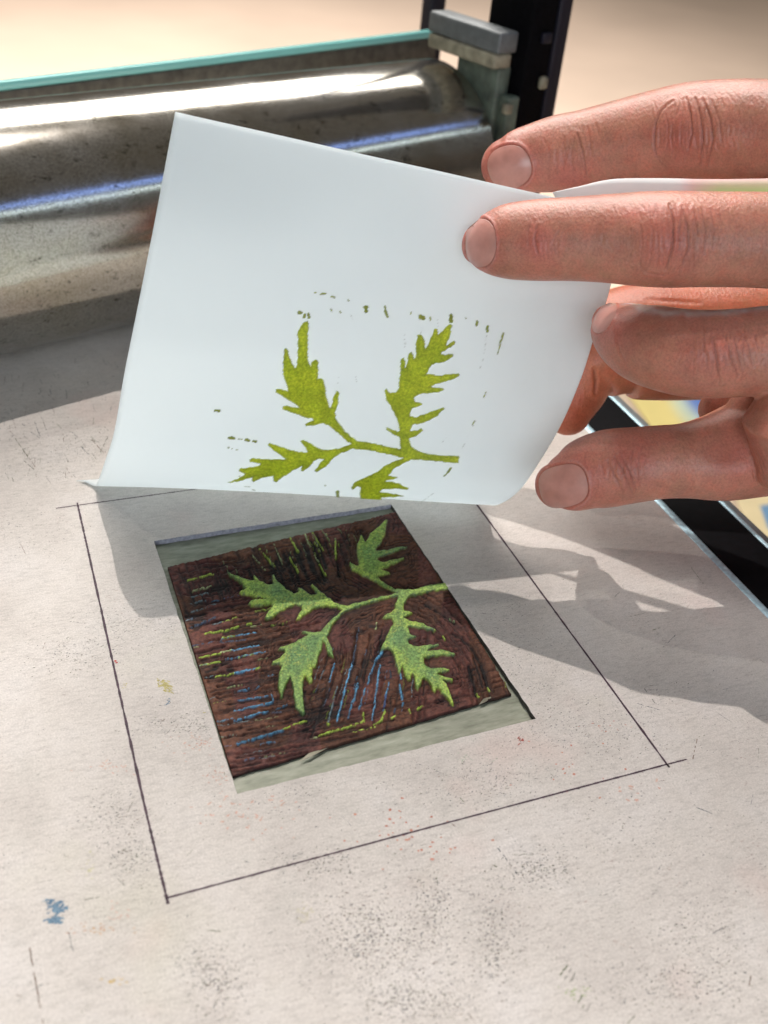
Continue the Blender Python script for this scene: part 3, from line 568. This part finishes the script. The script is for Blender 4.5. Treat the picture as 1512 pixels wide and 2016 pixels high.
right = [(110, 127.6, .35), (110.6, 118, .9), (111.0, 106, 2.4), (111.2, 96, 5.0), at_y((976, 995), 88.5), at_y((1016, 972), 86.4), at_y((1052, 925), 86.5), at_y((1104, 838), 89), at_y((1146, 740), 92), at_y((1177, 640), 95), at_y((1203, 560), 97.5), at_y((1222, 418), 101.0)]
pu, pw = 380, 440
def edge_rows(pts, kf):
    D = crom(pts, 4000); sN = np.linspace(0, 1, 4000); f0 = sN[np.argmin(np.linalg.norm(D-np.array(pts[kf]), axis=1))]
    v = np.linspace(0, 1, pw); f = .5*(.09+.33)
    s_ = np.interp(v, [0, f, 1], [0, f0, 1]); s_ = np.convolve(np.pad(s_, 12, mode='edge'), np.ones(25)/25, 'valid'); s_[0] = 0; s_[-1] = 1
    return np.stack([np.interp(s_, sN, D[:, k]) for k in range(3)], 1)
Lc = edge_rows(left, 3); Rc = edge_rows(right, 4)
uu = np.linspace(0, 1, pu)[None, :, None]
PS = Lc[:, None]*(1-uu)+Rc[:, None]*uu                            # (v, u, 3)
# slight hollow so that it reads as a bent sheet
vv = np.linspace(0, 1, pw)[:, None]; bulge = np.sin(math.pi*uu[..., 0])*np.sin(math.pi*np.clip((vv-.3)/.7, 0, 1))
PS[..., 1] += bulge*1.6
qq = np.stack(np.meshgrid(np.arange(pu), np.arange(pw)), -1).reshape(-1, 2).astype(float); PS[..., 1] += ((vnoise(qq, 70, 81)-.5)*.7).reshape(pw, pu)*np.clip((vv-.3)/.3, 0, 1)
PV = PS.reshape(-1, 3)
pidx = np.arange(pw*pu).reshape(pw, pu)
PQ = np.stack([pidx[:-1, :-1], pidx[1:, :-1], pidx[1:, 1:], pidx[:-1, 1:]], -1).reshape(-1, 4)
# coarse sheet for the paper itself
sub_v = np.unique(np.r_[np.arange(0, pw, 4), pw-1]); sub_u = np.unique(np.r_[np.arange(0, pu, 6), pu-1])
PC = PS[sub_v][:, sub_u].reshape(-1, 3); ci = np.arange(len(PC)).reshape(len(sub_v), len(sub_u))
CQ = np.stack([ci[:-1, :-1], ci[1:, :-1], ci[1:, 1:], ci[:-1, 1:]], -1).reshape(-1, 4)
paper = mk('paper_print', PC, CQ, M_paper, smooth=True, org=(56, 133, 0))
so = paper.modifiers.new('thick', 'SOLIDIFY'); so.thickness = .22*MM; so.offset = 1
tag(paper, 'white paper with a green leafy sprig printed on it, peeled up by the fingers', 'art print')
pp = proj(PV).reshape(pw, pu, 3)
fold = pp[:pw//2, :, 1].argmax(0)
vi = np.arange(pw)[:, None]; step = 7.6*np.linalg.norm(Lc[-1]-Lc[-2])
Vx = np.where(vi >= fold[None], pp[..., 0], pp[fold, np.arange(pu), 0][None]); 
Vy = np.where(vi >= fold[None], pp[..., 1], pp[fold, np.arange(pu), 1][None]+(fold[None]-vi)*step)
IP = np.stack([Vx.ravel(), Vy.ravel()], 1); IPw = IP+np.stack([vnoise(IP, 6, 51)-.5, vnoise(IP, 6, 52)-.5], 1)*2.2
s_p = np.full(len(IP), -99.); bb_ = (IP[:, 0] > 380) & (IP[:, 0] < 1030) & (IP[:, 1] > 540) & (IP[:, 1] < 1080)
s_p[bb_] = sdist(IPw[bb_], SPRIG_PRINT)
cov = sm(s_p, -1.3, .5)
rim = np.exp(-((s_p-1.2)/1.6)**2)
PI_ = np.array([.54, .61, .03]); 
ic = PI_*(.86+.28*vnoise(IP, 20, 53)[:, None])*(.78+.44*vnoise(IP, 2.5, 54)[:, None])
ic = ic*(1-rim[:, None]*.45)+np.array([.27, .29, .016])*rim[:, None]*.45
def spot(a, b, w, c=(.27, .30, .03), al=1.0):
    global cov, ic
    d, t = segd(IPw, a, b); k = sm(-d, -w-.6, -w+.9)*al; m_ = k > cov
    ic[m_] = c; cov = np.maximum(cov, k)
sp7 = [(455,180,472,185,2.4),(484,202,488,192,2.6),(503,188,506,205,2.2),(533,86,540,88,1.2),(562,92,588,93,1.5),(615,105,630,108,1.6),(692,122,698,126,1.0),(612,166,616,176,1.3),(655,178,658,184,1.3),(779,155,781,178,3.2),(772,158,788,156,2.4),(870,152,874,180,1.8),(876,182,882,202,2.2),
       (1038,198,1056,212,3.0),(1042,205,1054,206,4.0),(1090,206,1090,218,1.4),(1188,196,1188,222,3.6),(1182,228,1192,232,1.2),(1312,225,1312,243,2.2),(1362,248,1362,272,2.2),(1258,208,1260,210,.9),(995,180,996,190,.9),(1440,278,1420,345,1.3),(1420,345,1411,382,.7),(58,650,76,654,2.6),(124,782,148,784,2.6),(168,788,186,789,1.0),(205,792,218,794,2.4),(240,797,252,800,2.6),(120,828,126,829,1.1),(140,834,142,835,.9),(160,838,166,840,1.2),
       (1188,930,1176,948,2.6),(1176,948,1158,966,1.3),(646,1042,648,1066,3.0),(1356,565,1348,592,1.1),(1302,702,1293,728,.9),(585,1006,588,1010,1.0),(200,1015,225,1017,.7),(235,1030,250,1032,.7),(170,965,180,963,.7)]
for x0, y0, x1, y1, w in sp7: spot(*q7([(x0, y0), (x1, y1)]), w)
GY = (.22, .25, .22)
for x0, y0, x1, y1 in ((1360,290,1348,380),(1345,390,1328,450),(1050,245,1040,290),(1125,215,1125,250),(965,285,968,350),(708,190,716,215),(650,490,645,530),(730,485,738,512),(1272,775,1240,838),(1165,780,1150,802),(1105,1045,1045,1090),(975,330,960,380)):
    spot(*q7([(x0, y0), (x1, y1)]), .35, GY, .55)
FI = cov[PQ].max(1) > .02
iv = PV.copy()
e1 = np.gradient(PS, axis=1).reshape(-1, 3); e2 = np.gradient(PS, axis=0).reshape(-1, 3); nn_ = np.cross(e1, e2); nn_ /= np.linalg.norm(nn_, axis=1)[:, None]
# face that looks at the viewer above the fold
mid = PV.reshape(pw, pu, 3)[pw*3//4, pu//2]; sg = np.sign(nn_.reshape(pw, pu, 3)[pw*3//4, pu//2]@(CAM-mid))
iv += nn_*sg*.30
a_, b_, c_ = compact(iv, PQ[FI], np.concatenate([ic, cov[:, None]], 1))
pr = mk('leaf_print', a_, b_, M_ink, paper, smooth=True, col=c_)
pr['label'] = 'yellow-green printed leafy sprig with stray specks'

# ------------------------------------------------------------------ second sheet between the fingers
def sheet(px_top, px_bot, dep, name, colf, n=40):
    T = crom([at_d(p, d) for p, d in zip(px_top, dep)], n); B = crom([at_d(p, d) for p, d in zip(px_bot, dep)], n)
    V = []; Cc = []
    for j in range(9):
        for i in range(n): V.append(T[i]*(1-j/8)+B[i]*j/8); Cc.append((*colf(i/(n-1), j/8), 1))
    Fc = [[j*n+i, j*n+i+1, (j+1)*n+i+1, (j+1)*n+i] for j in range(8) for i in range(n-1)]
    o = mk(name, V, Fc, M_print, smooth=True, col=Cc); m_ = o.modifiers.new('t', 'SOLIDIFY'); m_.thickness = .5*MM; return o
def cs(u, v):
    c = np.array([.82, .82, .82]); 
    if u > .48: k = min(1, (u-.48)/.06); c = c*(1-.6*k)+np.array([.85, .42, .40])*.6*k
    if u > .52 and v > .06: k = min(1, (u-.52)/.12)*min(1, (v-.06)/.12); c = c*(1-.85*k)+np.array([.50, .78, .28])*.85*k
    return tuple(c)
o = sheet([(1088, 379), (1140, 368), (1205, 354), (1300, 352), (1420, 354), (1620, 350)], [(1096, 394), (1140, 396), (1205, 430), (1300, 450), (1420, 450), (1620, 450)], [258, 256, 254, 251, 247, 240], 'paper_strip', cs)
tag(o, 'white paper strip with pink and green tint, held between the two upper fingers', 'paper')

# ------------------------------------------------------------------ hands
def sweep(ctrl, cap=1.0, seg=40, endcap=.8):
    """ctrl rows: px, py, depth, half width in px, thickness ratio"""
    ctrl = np.array(ctrl, float)
    P = np.stack([np.r_[at_d(c[:2], c[2]), c[3]*c[2]/F, c[4]] for c in ctrl])
    S = crom(P, max(24, int(len(P)*10)))
    T = np.gradient(S[:, :3], axis=0); T /= np.linalg.norm(T, axis=1)[:, None]
    rows = []
    for k in range(14, 0, -1):
        a = k/14*math.pi/2; rows.append((S[0, :3]-T[0]*S[0, 3]*cap*math.sin(a), T[0], max(.02, S[0, 3]*math.cos(a)), S[0, 4]))
    for s, t in zip(S, T): rows.append((s[:3], t, s[3], s[4]))
    for k in range(1, 11):
        a = k/10*math.pi/2; rows.append((S[-1, :3]+T[-1]*S[-1, 3]*endcap*math.sin(a), T[-1], max(.02, S[-1, 3]*math.cos(a)), S[-1, 4]))
    V = []; 
    for c, t, r, q in rows:
        w = np.cross(t, FW); w /= np.linalg.norm(w)+1e-9; d = np.cross(w, t)
        for k in range(seg):
            a = 2*math.pi*k/seg; V.append(c+r*(math.cos(a)*w+q*math.sin(a)*d))
    Fc = []
    for i in range(len(rows)-1):
        for k in range(seg): Fc.append([i*seg+k, i*seg+(k+1) % seg, (i+1)*seg+(k+1) % seg, (i+1)*seg+k])
    Fc.append(list(range(seg))[::-1]); Fc.append([(len(rows)-1)*seg+k for k in range(seg)])
    return V, Fc
def fuse(name, parts, voxel, smooth_it, skin, org, creases, bulges, nails, tints, rim_light=()):
    V = []; Fc = []
    for v, f in parts:
        k = len(V); V += list(v); Fc += [[a+k for a in q] for q in f]
    V = np.array(V)-org
    me = bpy.data.meshes.new('tmp'); me.from_pydata((V*MM).tolist(), [], Fc)
    bm = bmesh.new(); bm.from_mesh(me); bmesh.ops.recalc_face_normals(bm, faces=bm.faces); bm.to_mesh(me); bm.free()
    o = bpy.data.objects.new('tmp', me); C.objects.link(o)
    m_ = o.modifiers.new('r', 'REMESH'); m_.mode = 'VOXEL'; m_.voxel_size = voxel*MM
    m_ = o.modifiers.new('s', 'SMOOTH'); m_.factor = .5; m_.iterations = smooth_it
    dg = bpy.context.evaluated_depsgraph_get(); ev = o.evaluated_get(dg); me2 = bpy.data.meshes.new_from_object(ev)
    bpy.data.objects.remove(o)
    n = len(me2.vertices); co = np.empty(n*3); me2.vertices.foreach_get('co', co); co = co.reshape(-1, 3)/MM+org
    no = np.empty(n*3); me2.vertex_normals.foreach_get('vector', no); no = no.reshape(-1, 3)
    px = proj(co); pxy = px[:, :2]; vis = np.clip(-(no@FW)*2.2+.1, 0, 1)
    disp = np.zeros(n); dark = np.zeros(n); red = np.zeros(n); cuticle_rimlight = np.zeros(n)
    for pts, w, dep, zr in creases:
        best = np.full(n, 1e9); tt = np.zeros(n)
        for i, (a, b) in enumerate(zip(pts[:-1], pts[1:])):
            d, t = segd(pxy, a, b); m2 = d < best; best[m2] = d[m2]; tt[m2] = (i+t[m2])/(len(pts)-1)
        inr = (px[:, 2] > zr[0]) & (px[:, 2] < zr[1])
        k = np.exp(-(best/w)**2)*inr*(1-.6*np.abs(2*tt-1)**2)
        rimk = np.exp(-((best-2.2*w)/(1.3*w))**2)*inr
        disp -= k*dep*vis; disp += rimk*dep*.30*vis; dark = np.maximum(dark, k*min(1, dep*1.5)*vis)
    for (cx, cy, rx, ry, h, zr) in bulges:
        q = ((pxy[:, 0]-cx)/rx)**2+((pxy[:, 1]-cy)/ry)**2; disp += np.exp(-q)*h*vis*((px[:, 2] > zr[0]) & (px[:, 2] < zr[1]))
    for (cx, cy, rx, ry, h) in tints:
        q = ((pxy[:, 0]-cx)/rx)**2+((pxy[:, 1]-cy)/ry)**2; red = np.maximum(red, np.exp(-q)*h)
    for nl in nails:
        cx, cy, a, b, ang, ex, zr = nl[:7]
        ca, sa = math.cos(ang), math.sin(ang); u = ((pxy[:, 0]-cx)*ca+(pxy[:, 1]-cy)*sa)/a; v = (-(pxy[:, 0]-cx)*sa+(pxy[:, 1]-cy)*ca)/b
        q = (np.abs(u)**ex+np.abs(v)**ex)**(1/ex); inr = (px[:, 2] > zr[0]) & (px[:, 2] < zr[1])
        disp -= sm(-q, -1.02, -.93)*.55*vis*inr
        disp += np.exp(-((q-1.10)/.06)**2)*.28*vis*inr*(u > -.6)
        dark = np.maximum(dark, np.exp(-((q-1.0)/.035)**2)*(.22+.38*sm(u, -.1, .6))*inr*vis); cuticle_rimlight = np.maximum(cuticle_rimlight, np.exp(-((q-1.09)/.03)**2)*.22*inr*vis*sm(u, .1, .6))
        red = np.maximum(red, np.exp(-((q-1.1)/.15)**2)*.5*inr)
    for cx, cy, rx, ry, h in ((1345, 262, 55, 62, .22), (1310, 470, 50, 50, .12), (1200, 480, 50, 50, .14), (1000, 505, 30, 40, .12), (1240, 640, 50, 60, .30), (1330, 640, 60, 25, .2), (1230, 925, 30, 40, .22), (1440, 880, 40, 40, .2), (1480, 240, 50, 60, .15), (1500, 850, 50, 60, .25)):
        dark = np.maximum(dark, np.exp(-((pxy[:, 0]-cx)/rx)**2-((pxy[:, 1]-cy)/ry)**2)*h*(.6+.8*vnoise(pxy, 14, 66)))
    for pts, w, zr in rim_light:  # rim light painted into the skin colour along a finger's upper edge
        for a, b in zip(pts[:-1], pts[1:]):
            d, t = segd(pxy+np.stack([vnoise(pxy, 12, 61)-.5, vnoise(pxy, 12, 62)-.5], 1)*6, a, b); cuticle_rimlight = np.maximum(cuticle_rimlight, np.exp(-(d/w)**2)*(.55+.45*vnoise(pxy, 8, 63))*((px[:, 2] > zr[0]) & (px[:, 2] < zr[1])))
    co2 = co+no*disp[:, None]
    me2.vertices.foreach_set('co', ((co2-org)*MM).ravel()); 
    a = me2.color_attributes.new('ink', 'FLOAT_COLOR', 'POINT'); a.data.foreach_set('color', np.stack([np.clip(red, 0, 1), np.clip(dark, 0, 1)*.75, cuticle_rimlight, np.ones(n)], 1).astype(np.float32).ravel())
    me2.polygons.foreach_set('use_smooth', np.ones(len(me2.polygons), bool)); me2.materials.clear(); me2.materials.append(skin); me2.update(); me2.name = name
    ob = bpy.data.objects.new(name, me2); C.objects.link(ob); ob.location = Vector([float(x) for x in org])*MM; ORG[ob.name] = np.array(org, float)
    # nails
    bvh = BVHTree.FromPolygons([tuple(v) for v in co], [tuple(p.vertices) for p in me2.polygons])
    for nl in nails:
        cx, cy, a, b, ang, ex, zr = nl[:7]; ca, sa = math.cos(ang), math.sin(ang); V = []; Cc = []; rings = [0, .15, .3, .45, .6, .72, .82, .9, .955, .985, 1.0]; ns = 72
        for ri, rr_ in enumerate(rings):
            for k in range(ns if ri else 1):
                th = 2*math.pi*k/ns; cu, sv = math.cos(th), math.sin(th); s_ = (abs(cu)**ex+abs(sv)**ex)**(-1/ex); u = rr_*cu*s_; v = rr_*sv*s_
                p = (cx+u*a*ca-v*b*sa, cy+u*a*sa+v*b*ca); d = Vector(ray(p)).normalized()
                st = Vector(CAM)+d*(zr[0]-4)*1.0
                h = bvh.ray_cast(st, d, 60)
                if h[0] is None or (V and (h[0]-Vector(V[-1])).length > 8):
                    q = bvh.find_nearest(Vector(V[-1]) if V else st); loc, nr = Vector(V[-1]) if V else q[0], q[1]
                    V.append(np.array(loc)); off = 0
                else:
                    loc, nr = h[0], h[1]
                    if nr.dot(d) > 0: nr = -nr
                    off = .10 if rr_ < .9 else (.02 if rr_ < .99 else -.45)
                    V.append(np.array(loc+nr*off))
                base = np.array([.58, .27, .22]); free = sm(np.array(-u), .86, .95)*.35
                lun = math.exp(-(((u-.85)/.28)**2+(v/.5)**2))*.3
                c = base*(1-free)+np.array([.56, .40, .32])*free; c = c*(1-lun)+np.array([.62, .38, .33])*lun
                if rr_ >= .985: c = c*.88
                Cc.append((*c, 1))
        Fc = [[0, 1+k, 1+(k+1) % ns] for k in range(ns)]
        for ri in range(1, len(rings)-1):
            o1 = 1+(ri-1)*ns; o2 = o1+ns
            Fc += [[o1+k, o2+k, o2+(k+1) % ns, o1+(k+1) % ns] for k in range(ns)]
        V = np.array(V); 
        # smooth heights a little
        mk('fingernail', V, [f_[::-1] for f_ in Fc], M_nail, ob, smooth=True, col=Cc)
    return ob
k1 = lambda p: [(860+.4312*x, 120+.4312*y) for x, y in p]
k2 = lambda p: [(960+.3651*x, 520+.3651*y) for x, y in p]
ALL = (0, 999)
ring_f = sweep([(1001, 324, 281, 52, .85), (1020, 318, 280, 60, .85), (1050, 312, 279.5, 66, .85), (1100, 303, 278, 74, .85), (1150, 297, 276, 78, .86), (1225, 282, 272, 83, .88), (1300, 268, 268, 89, .9), (1360, 261, 265, 95, .92), (1440, 259, 260, 98, .9), (1520, 262, 256, 99, .9), (1640, 280, 249, 102, .9), (1770, 310, 244, 112, .9)], 1.05)
mid_f = sweep([(942, 478, 248, 42, .8), (955, 478, 246.5, 55, .82), (975, 477, 245, 66, .82), (1005, 475, 243.5, 74, .85), (1060, 473, 241.5, 79, .86), (1120, 471, 239, 81, .86), (1190, 470, 237, 85, .88), (1260, 471, 235, 91, .9), (1320, 472, 233, 93, .92), (1400, 472, 232, 92, .9), (1520, 474, 232, 93, .9), (1650, 485, 234, 99, .9), (1770, 500, 236, 112, .9)], .75)
ind_f = sweep([(1203, 630, 262, 38, .85), (1224, 650, 255, 62, .85), (1265, 674, 246, 78, .88), (1330, 691, 240, 85, .9), (1390, 697, 237, 87, .9), (1460, 695, 236, 87, .9), (1540, 692, 235, 90, .9), (1620, 720, 233, 96, .9), (1650, 790, 235, 108, .9), (1578, 862, 237, 122, .9), (1720, 830, 240, 140, .8)], .95)
thumb = sweep([(1093, 957, 258, 45, .75), (1106, 953, 257, 54, .76), (1128, 946, 256, 63, .78), (1160, 932, 255, 73, .82), (1200, 922, 254, 77, .86), (1245, 916, 253, 75, .88), (1300, 910, 252, 73, .9), (1350, 907, 252, 75, .9), (1420, 898, 252, 90, .9), (1500, 876, 252, 104, .9), (1600, 850, 250, 125, .85), (1760, 800, 248, 145, .8)], .9)
pinky = sweep([(1700, 330, 268, 55, .9), (1660, 240, 268, 62, .9), (1690, 180, 262, 68, .9), (1760, 190, 256, 75, .9), (1840, 280, 250, 90, .9)])
palm = [sweep([(1770, y, d, r, .75), (1900, y*.85+70, d+2, r+8, .75), (2080, y*.5+270, 250, r+6, .75), (2250, y*.3+400, 252, 120, .8), (2500, y*.15+480, 256, 120, .85)]) for y, d, r in ((310, 245, 112), (500, 238, 112), (680, 238, 115), (790, 242, 120), (240, 252, 95))]
webb = sweep([(1455, 862, 250, 62, .6), (1530, 800, 248, 78, .6), (1620, 760, 244, 90, .6)])
web2 = sweep([(1412, 806, 268, 38, .5), (1470, 796, 264, 66, .5), (1600, 780, 256, 90, .6)])
Z = ALL
creases = [(k1(p), w, d, z_) for p, w, d, z_ in [
    ([(1078, 185), (1045, 208), (1018, 240), (1001, 285), (994, 330), (994, 380), (1001, 425), (1022, 462), (1055, 488)], 2.0, .42, (250, 285)), ([(1080, 290), (1072, 350), (1082, 412)], 1.8, .30, (250, 285)), ([(1140, 170), (1160, 240), (1168, 330), (1150, 400)], 2.0, .55, (250, 285)),
    ([(1180, 170), (1205, 250), (1215, 360), (1200, 470)], 2.0, .50, (250, 285)), ([(1215, 175), (1250, 260), (1262, 360), (1235, 480)], 2.0, .50, (250, 285)), ([(1110, 200), (1095, 260)], 1.6, .25, (250, 285)), ([(1255, 180), (1290, 270), (1300, 370)], 1.8, .22, (250, 285)), ([(1300, 170), (1330, 260), (1335, 340)], 1.8, .18, (250, 285)), ([(1350, 165), (1370, 250), (1375, 330)], 1.8, .15, (250, 285)), ([(1400, 165), (1415, 250)], 1.6, .12, (250, 285)),
    ([(640, 330), (665, 410), (685, 525)], 1.9, .42, (250, 290)), ([(688, 300), (700, 370), (705, 430)], 1.8, .2, (250, 290)), ([(725, 285), (742, 350)], 1.8, .18, (250, 290)), ([(655, 430), (672, 500)], 1.6, .25, (250, 290)), ([(760, 280), (770, 330)], 1.6, .12, (250, 290)),
    ([(462, 750), (450, 810), (455, 860), (468, 885)], 1.9, .38, (0, 250)), ([(425, 740), (418, 800)], 1.6, .15, (0, 250)), ([(490, 760), (495, 830)], 1.6, .12, (0, 250)),
    ([(1062, 655), (1082, 740), (1076, 850), (1045, 955)], 2.1, .60, (0, 252)), ([(1118, 665), (1145, 760), (1150, 850), (1110, 955)], 2.0, .50, (0, 252)), ([(1175, 670), (1192, 780), (1180, 900)], 1.9, .35, (0, 252)), ([(1210, 670), (1228, 780), (1222, 880)], 1.9, .32, (0, 252)), ([(1250, 675), (1268, 780), (1262, 860)], 1.8, .28, (0, 252)), ([(1290, 680), (1305, 780)], 1.8, .18, (0, 252)),
    ([(1000, 660), (990, 730)], 1.8, .22, (0, 252)), ([(905, 900), (960, 968), (1040, 975), (1110, 930)], 2.0, .22, (0, 252)), ([(930, 820), (990, 860)], 1.6, .12, (0, 252)), ([(1330, 680), (1345, 780)], 1.8, .12, (0, 252))]]
creases += [(k2(p), w, d, z_) for p, w, d, z_ in [
    ([(1215, 400), (1232, 500), (1255, 640)], 2.3, .55, (0, 250)), ([(1165, 440), (1185, 520), (1180, 580)], 2.0, .28, (0, 250)), ([(1285, 400), (1310, 500), (1352, 600)], 2.0, .40, (0, 250)), ([(1325, 400), (1350, 480), (1375, 570)], 1.9, .30, (0, 250)), ([(1385, 380), (1410, 460), (1432, 560)], 1.9, .30, (0, 250)), ([(1440, 380), (1460, 470)], 1.9, .22, (0, 250)), ([(1120, 390), (1110, 470)], 2, .12, (0, 250)),
    ([(645, 1060), (680, 1130), (728, 1225)], 2.1, .42, (0, 262)), ([(685, 1040), (730, 1110), (775, 1225)], 2.1, .48, (0, 262)), ([(722, 1035), (765, 1110), (803, 1220)], 2.0, .45, (0, 262)), ([(610, 1080), (630, 1140)], 2, .15, (0, 262)), ([(800, 1060), (840, 1150)], 2, .10, (0, 262)),
    ([(330, 1110), (380, 1092), (430, 1085)], 1.5, .12, (0, 262)),
    ([(700, 400), (712, 470), (740, 520)], 2.0, .25, (0, 262)), ([(1010, 1210), (900, 1190)], 5, .2, (0, 262))]]
rr2 = random.Random(3)
for _ in range(320):                                                   # fine skin lines across the backs of the fingers
    f_ = rr2.choice([(1400, 1512, 180, 340), (1330, 1512, 400, 540), (1180, 1330, 400, 540), (1060, 1260, 240, 360), (1330, 1512, 630, 760), (1150, 1260, 870, 970)])
    x_, y_ = rr2.uniform(f_[0], f_[1]), rr2.uniform(f_[2], f_[3]); l_ = rr2.uniform(8, 26); a_ = rr2.gauss(1.5, .35)
    creases.append(([(x_, y_), (x_+l_*math.cos(a_), y_+l_*math.sin(a_))], 1.5, rr2.uniform(.05, .14), (0, 275)))
for cx_, cy_, hh, xs, zr_, dp in ((1345, 265, 80, range(-52, 150, 9), (250, 285), .22), (1315, 478, 78, range(-70, 170, 10), (0, 252), .22), (1408, 690, 70, range(-60, 100, 10), (0, 250), .20), (1228, 925, 58, range(-24, 44, 8), (0, 262), .22), (1098, 315, 50, range(-12, 60, 9), (250, 290), .14), (1062, 478, 50, range(-18, 40, 9), (0, 252), .12)):
    for dx in xs:
        x_ = cx_+dx+rr2.gauss(0, 2.5); bow = -dx*.18+rr2.gauss(0, 3); top = -hh*rr2.uniform(.35, 1.0); bt = hh*rr2.uniform(.3, .95); fall = math.exp(-(dx/90)**2)
        creases.append(([(x_-bow, cy_+top), (x_-bow*.2+rr2.gauss(0, 1.5), cy_+top*.4), (x_+rr2.gauss(0, 1.5), cy_+bt*.2), (x_-bow, cy_+bt)], rr2.uniform(1.3, 2.0), dp*fall*rr2.uniform(.4, 1.4), zr_))
bulges = [(1342, 262, 40, 55, .5, Z), (1308, 475, 48, 52, .7, Z), (1400, 690, 62, 42, .8, (0, 252)), (1090, 312, 22, 50, .25, Z), (1058, 478, 24, 50, .25, Z), (1228, 925, 26, 40, .5, Z), (1210, 655, 10, 30, .3, Z), (1370, 600, 60, 14, -.4, (0, 250)), (1470, 930, 50, 30, 1.0, (0, 262)), (1415, 880, 30, 40, -.8, (0, 262))]
nails = [(1003, 329, 43, 43, -.30, 2.3, (262, 292)), (946, 478, 30, 48, .0, 2.4, (232, 262)), (1109, 957, 48, 42, -.22, 2.8, (240, 268)), (1190, 624, 17, 36, .55, 2.2, (240, 276))]
tints = [(1000, 330, 70, 60, .7), (1342, 270, 55, 70, .35), (1310, 480, 60, 60, .45), (1060, 485, 35, 50, .55), (945, 480, 40, 60, .6), (1120, 350, 60, 40, .5), (1120, 940, 90, 70, .55), (1240, 900, 60, 60, .4), (1400, 690, 80, 60, .35), (1200, 640, 50, 60, .5), (1290, 420, 120, 20, .4), (1450, 900, 60, 60, .4)]
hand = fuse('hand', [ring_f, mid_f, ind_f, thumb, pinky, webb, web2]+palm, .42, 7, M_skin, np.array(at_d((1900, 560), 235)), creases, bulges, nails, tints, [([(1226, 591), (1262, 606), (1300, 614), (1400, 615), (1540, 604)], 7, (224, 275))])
tag(hand, 'right hand with weathered skin, fingers pinching the lifted corner of the print', 'hand')

# other hand, behind
th2 = sweep([(1118, 812, 299, 46, .85), (1130, 778, 300, 60, .85), (1146, 730, 301, 80, .9), (1205, 682, 302, 104, .9), (1270, 672, 303, 116, .85), (1360, 670, 304, 118, .85), (1480, 662, 305, 120, .85), (1620, 660, 307, 120, .9), (1800, 650, 310, 130, .8)], 1.0)
f2 = [sweep([(1620+i*20, 520+i*60, 316+4*i, 50, .9), (1680, 470+i*60, 322+4*i, 55, .9), (1800, 470+i*60, 322+3*i, 62, .9), (1950, 520+i*45, 314, 75, .9), (2150, 600+i*20, 312, 85, .9), (2500, 620+i*10, 312, 80, .9)]) for i in range(4)]
cre2 = [(k2(p), w, d, Z) for p, w, d in [([(572, 560), (582, 640), (578, 700)], 2.6, .8), ([(700, 540), (690, 600)], 2, .12), ([(860, 190), (1000, 200), (1150, 210)], 3, .2)]]
hand2 = fuse('hand', [th2]+f2, .6, 6, M_skin2, np.array(at_d((1900, 640), 292)), cre2, [(1190, 700, 30, 40, .5, Z)], [], [(1120, 800, 60, 90, .6), (1300, 580, 200, 30, .4)])
tag(hand2, 'reddish thumb of the hand behind, bent down beside the right edge of the print', 'hand')

# ------------------------------------------------------------------ things below, at the right
o = mk('side_table', *prism([(230, 150), (900, 150), (900, 760), (230, 760)], -330, -302), plain('brown_table', (.40, .31, .22), .7, nz=.1, scale=20)); bevel(o, 3); ORG[o.name] = ORG[o.name]
tag(o, 'light brown side table below the right of the press, under the coloured sheets', 'table')
for x_, y_ in ((250, 170), (880, 170), (880, 740), (250, 740)):
    mk('leg', *prism([(x_-15, y_-15), (x_+15, y_-15), (x_+15, y_+15), (x_-15, y_+15)], -800, -330.5), M_grey, o)
def flat_sheet(px4, z_, colf, label, nx=24, ny=24):
    Q4 = [at_z(p, z_) for p in px4]; V = []; Cc = []
    for j in range(ny):
        for i in range(nx):
            u, v = i/(nx-1), j/(ny-1); V.append((Q4[0]*(1-u)+Q4[1]*u)*(1-v)+(Q4[3]*(1-u)+Q4[2]*u)*v); Cc.append((*colf(u, v), 1))
    Fc = [[j*nx+i, (j+1)*nx+i, (j+1)*nx+i+1, j*nx+i+1] for j in range(ny-1) for i in range(nx-1)]
    o = mk('painted_sheet', V, Fc, M_print, smooth=True, col=Cc); m_ = o.modifiers.new('t', 'SOLIDIFY'); m_.thickness = .6*MM; m_.offset = 0
    tag(o, label, 'painting', 'painted sheets on the side table'); return o
def ca(u, v):
    Y = np.array([.50, .42, .16]); P_ = np.array([.36, .42, .32]); B_ = np.array([.08, .14, .34]); k = u+.10*math.sin(v*9+u*4)*u
    if k < .35: return tuple(Y)
    if k < .55: t = (k-.35)/.2; return tuple(Y*(1-t)+P_*t)
    t = min(1, (k-.55)/.18); return tuple(P_*(1-t)+B_*t)
flat_sheet([(1180, 700), (1350, 690), (1480, 870), (1310, 880)], -300.8, ca, 'yellow sheet with a blue band, seen in the gap between thumb and fingers')
def cb(u, v):
    if .33 < u < .75 and .38 < v < .72: return (.10, .20, .32)
    return (.50, .42, .25) if v < .85 else (.6, .45, .2)
flat_sheet([(1440, 960), (1560, 930), (1600, 1080), (1490, 1085)], -300.6, cb, 'cream yellow sheet with a dark blue patch, right of the black rail')
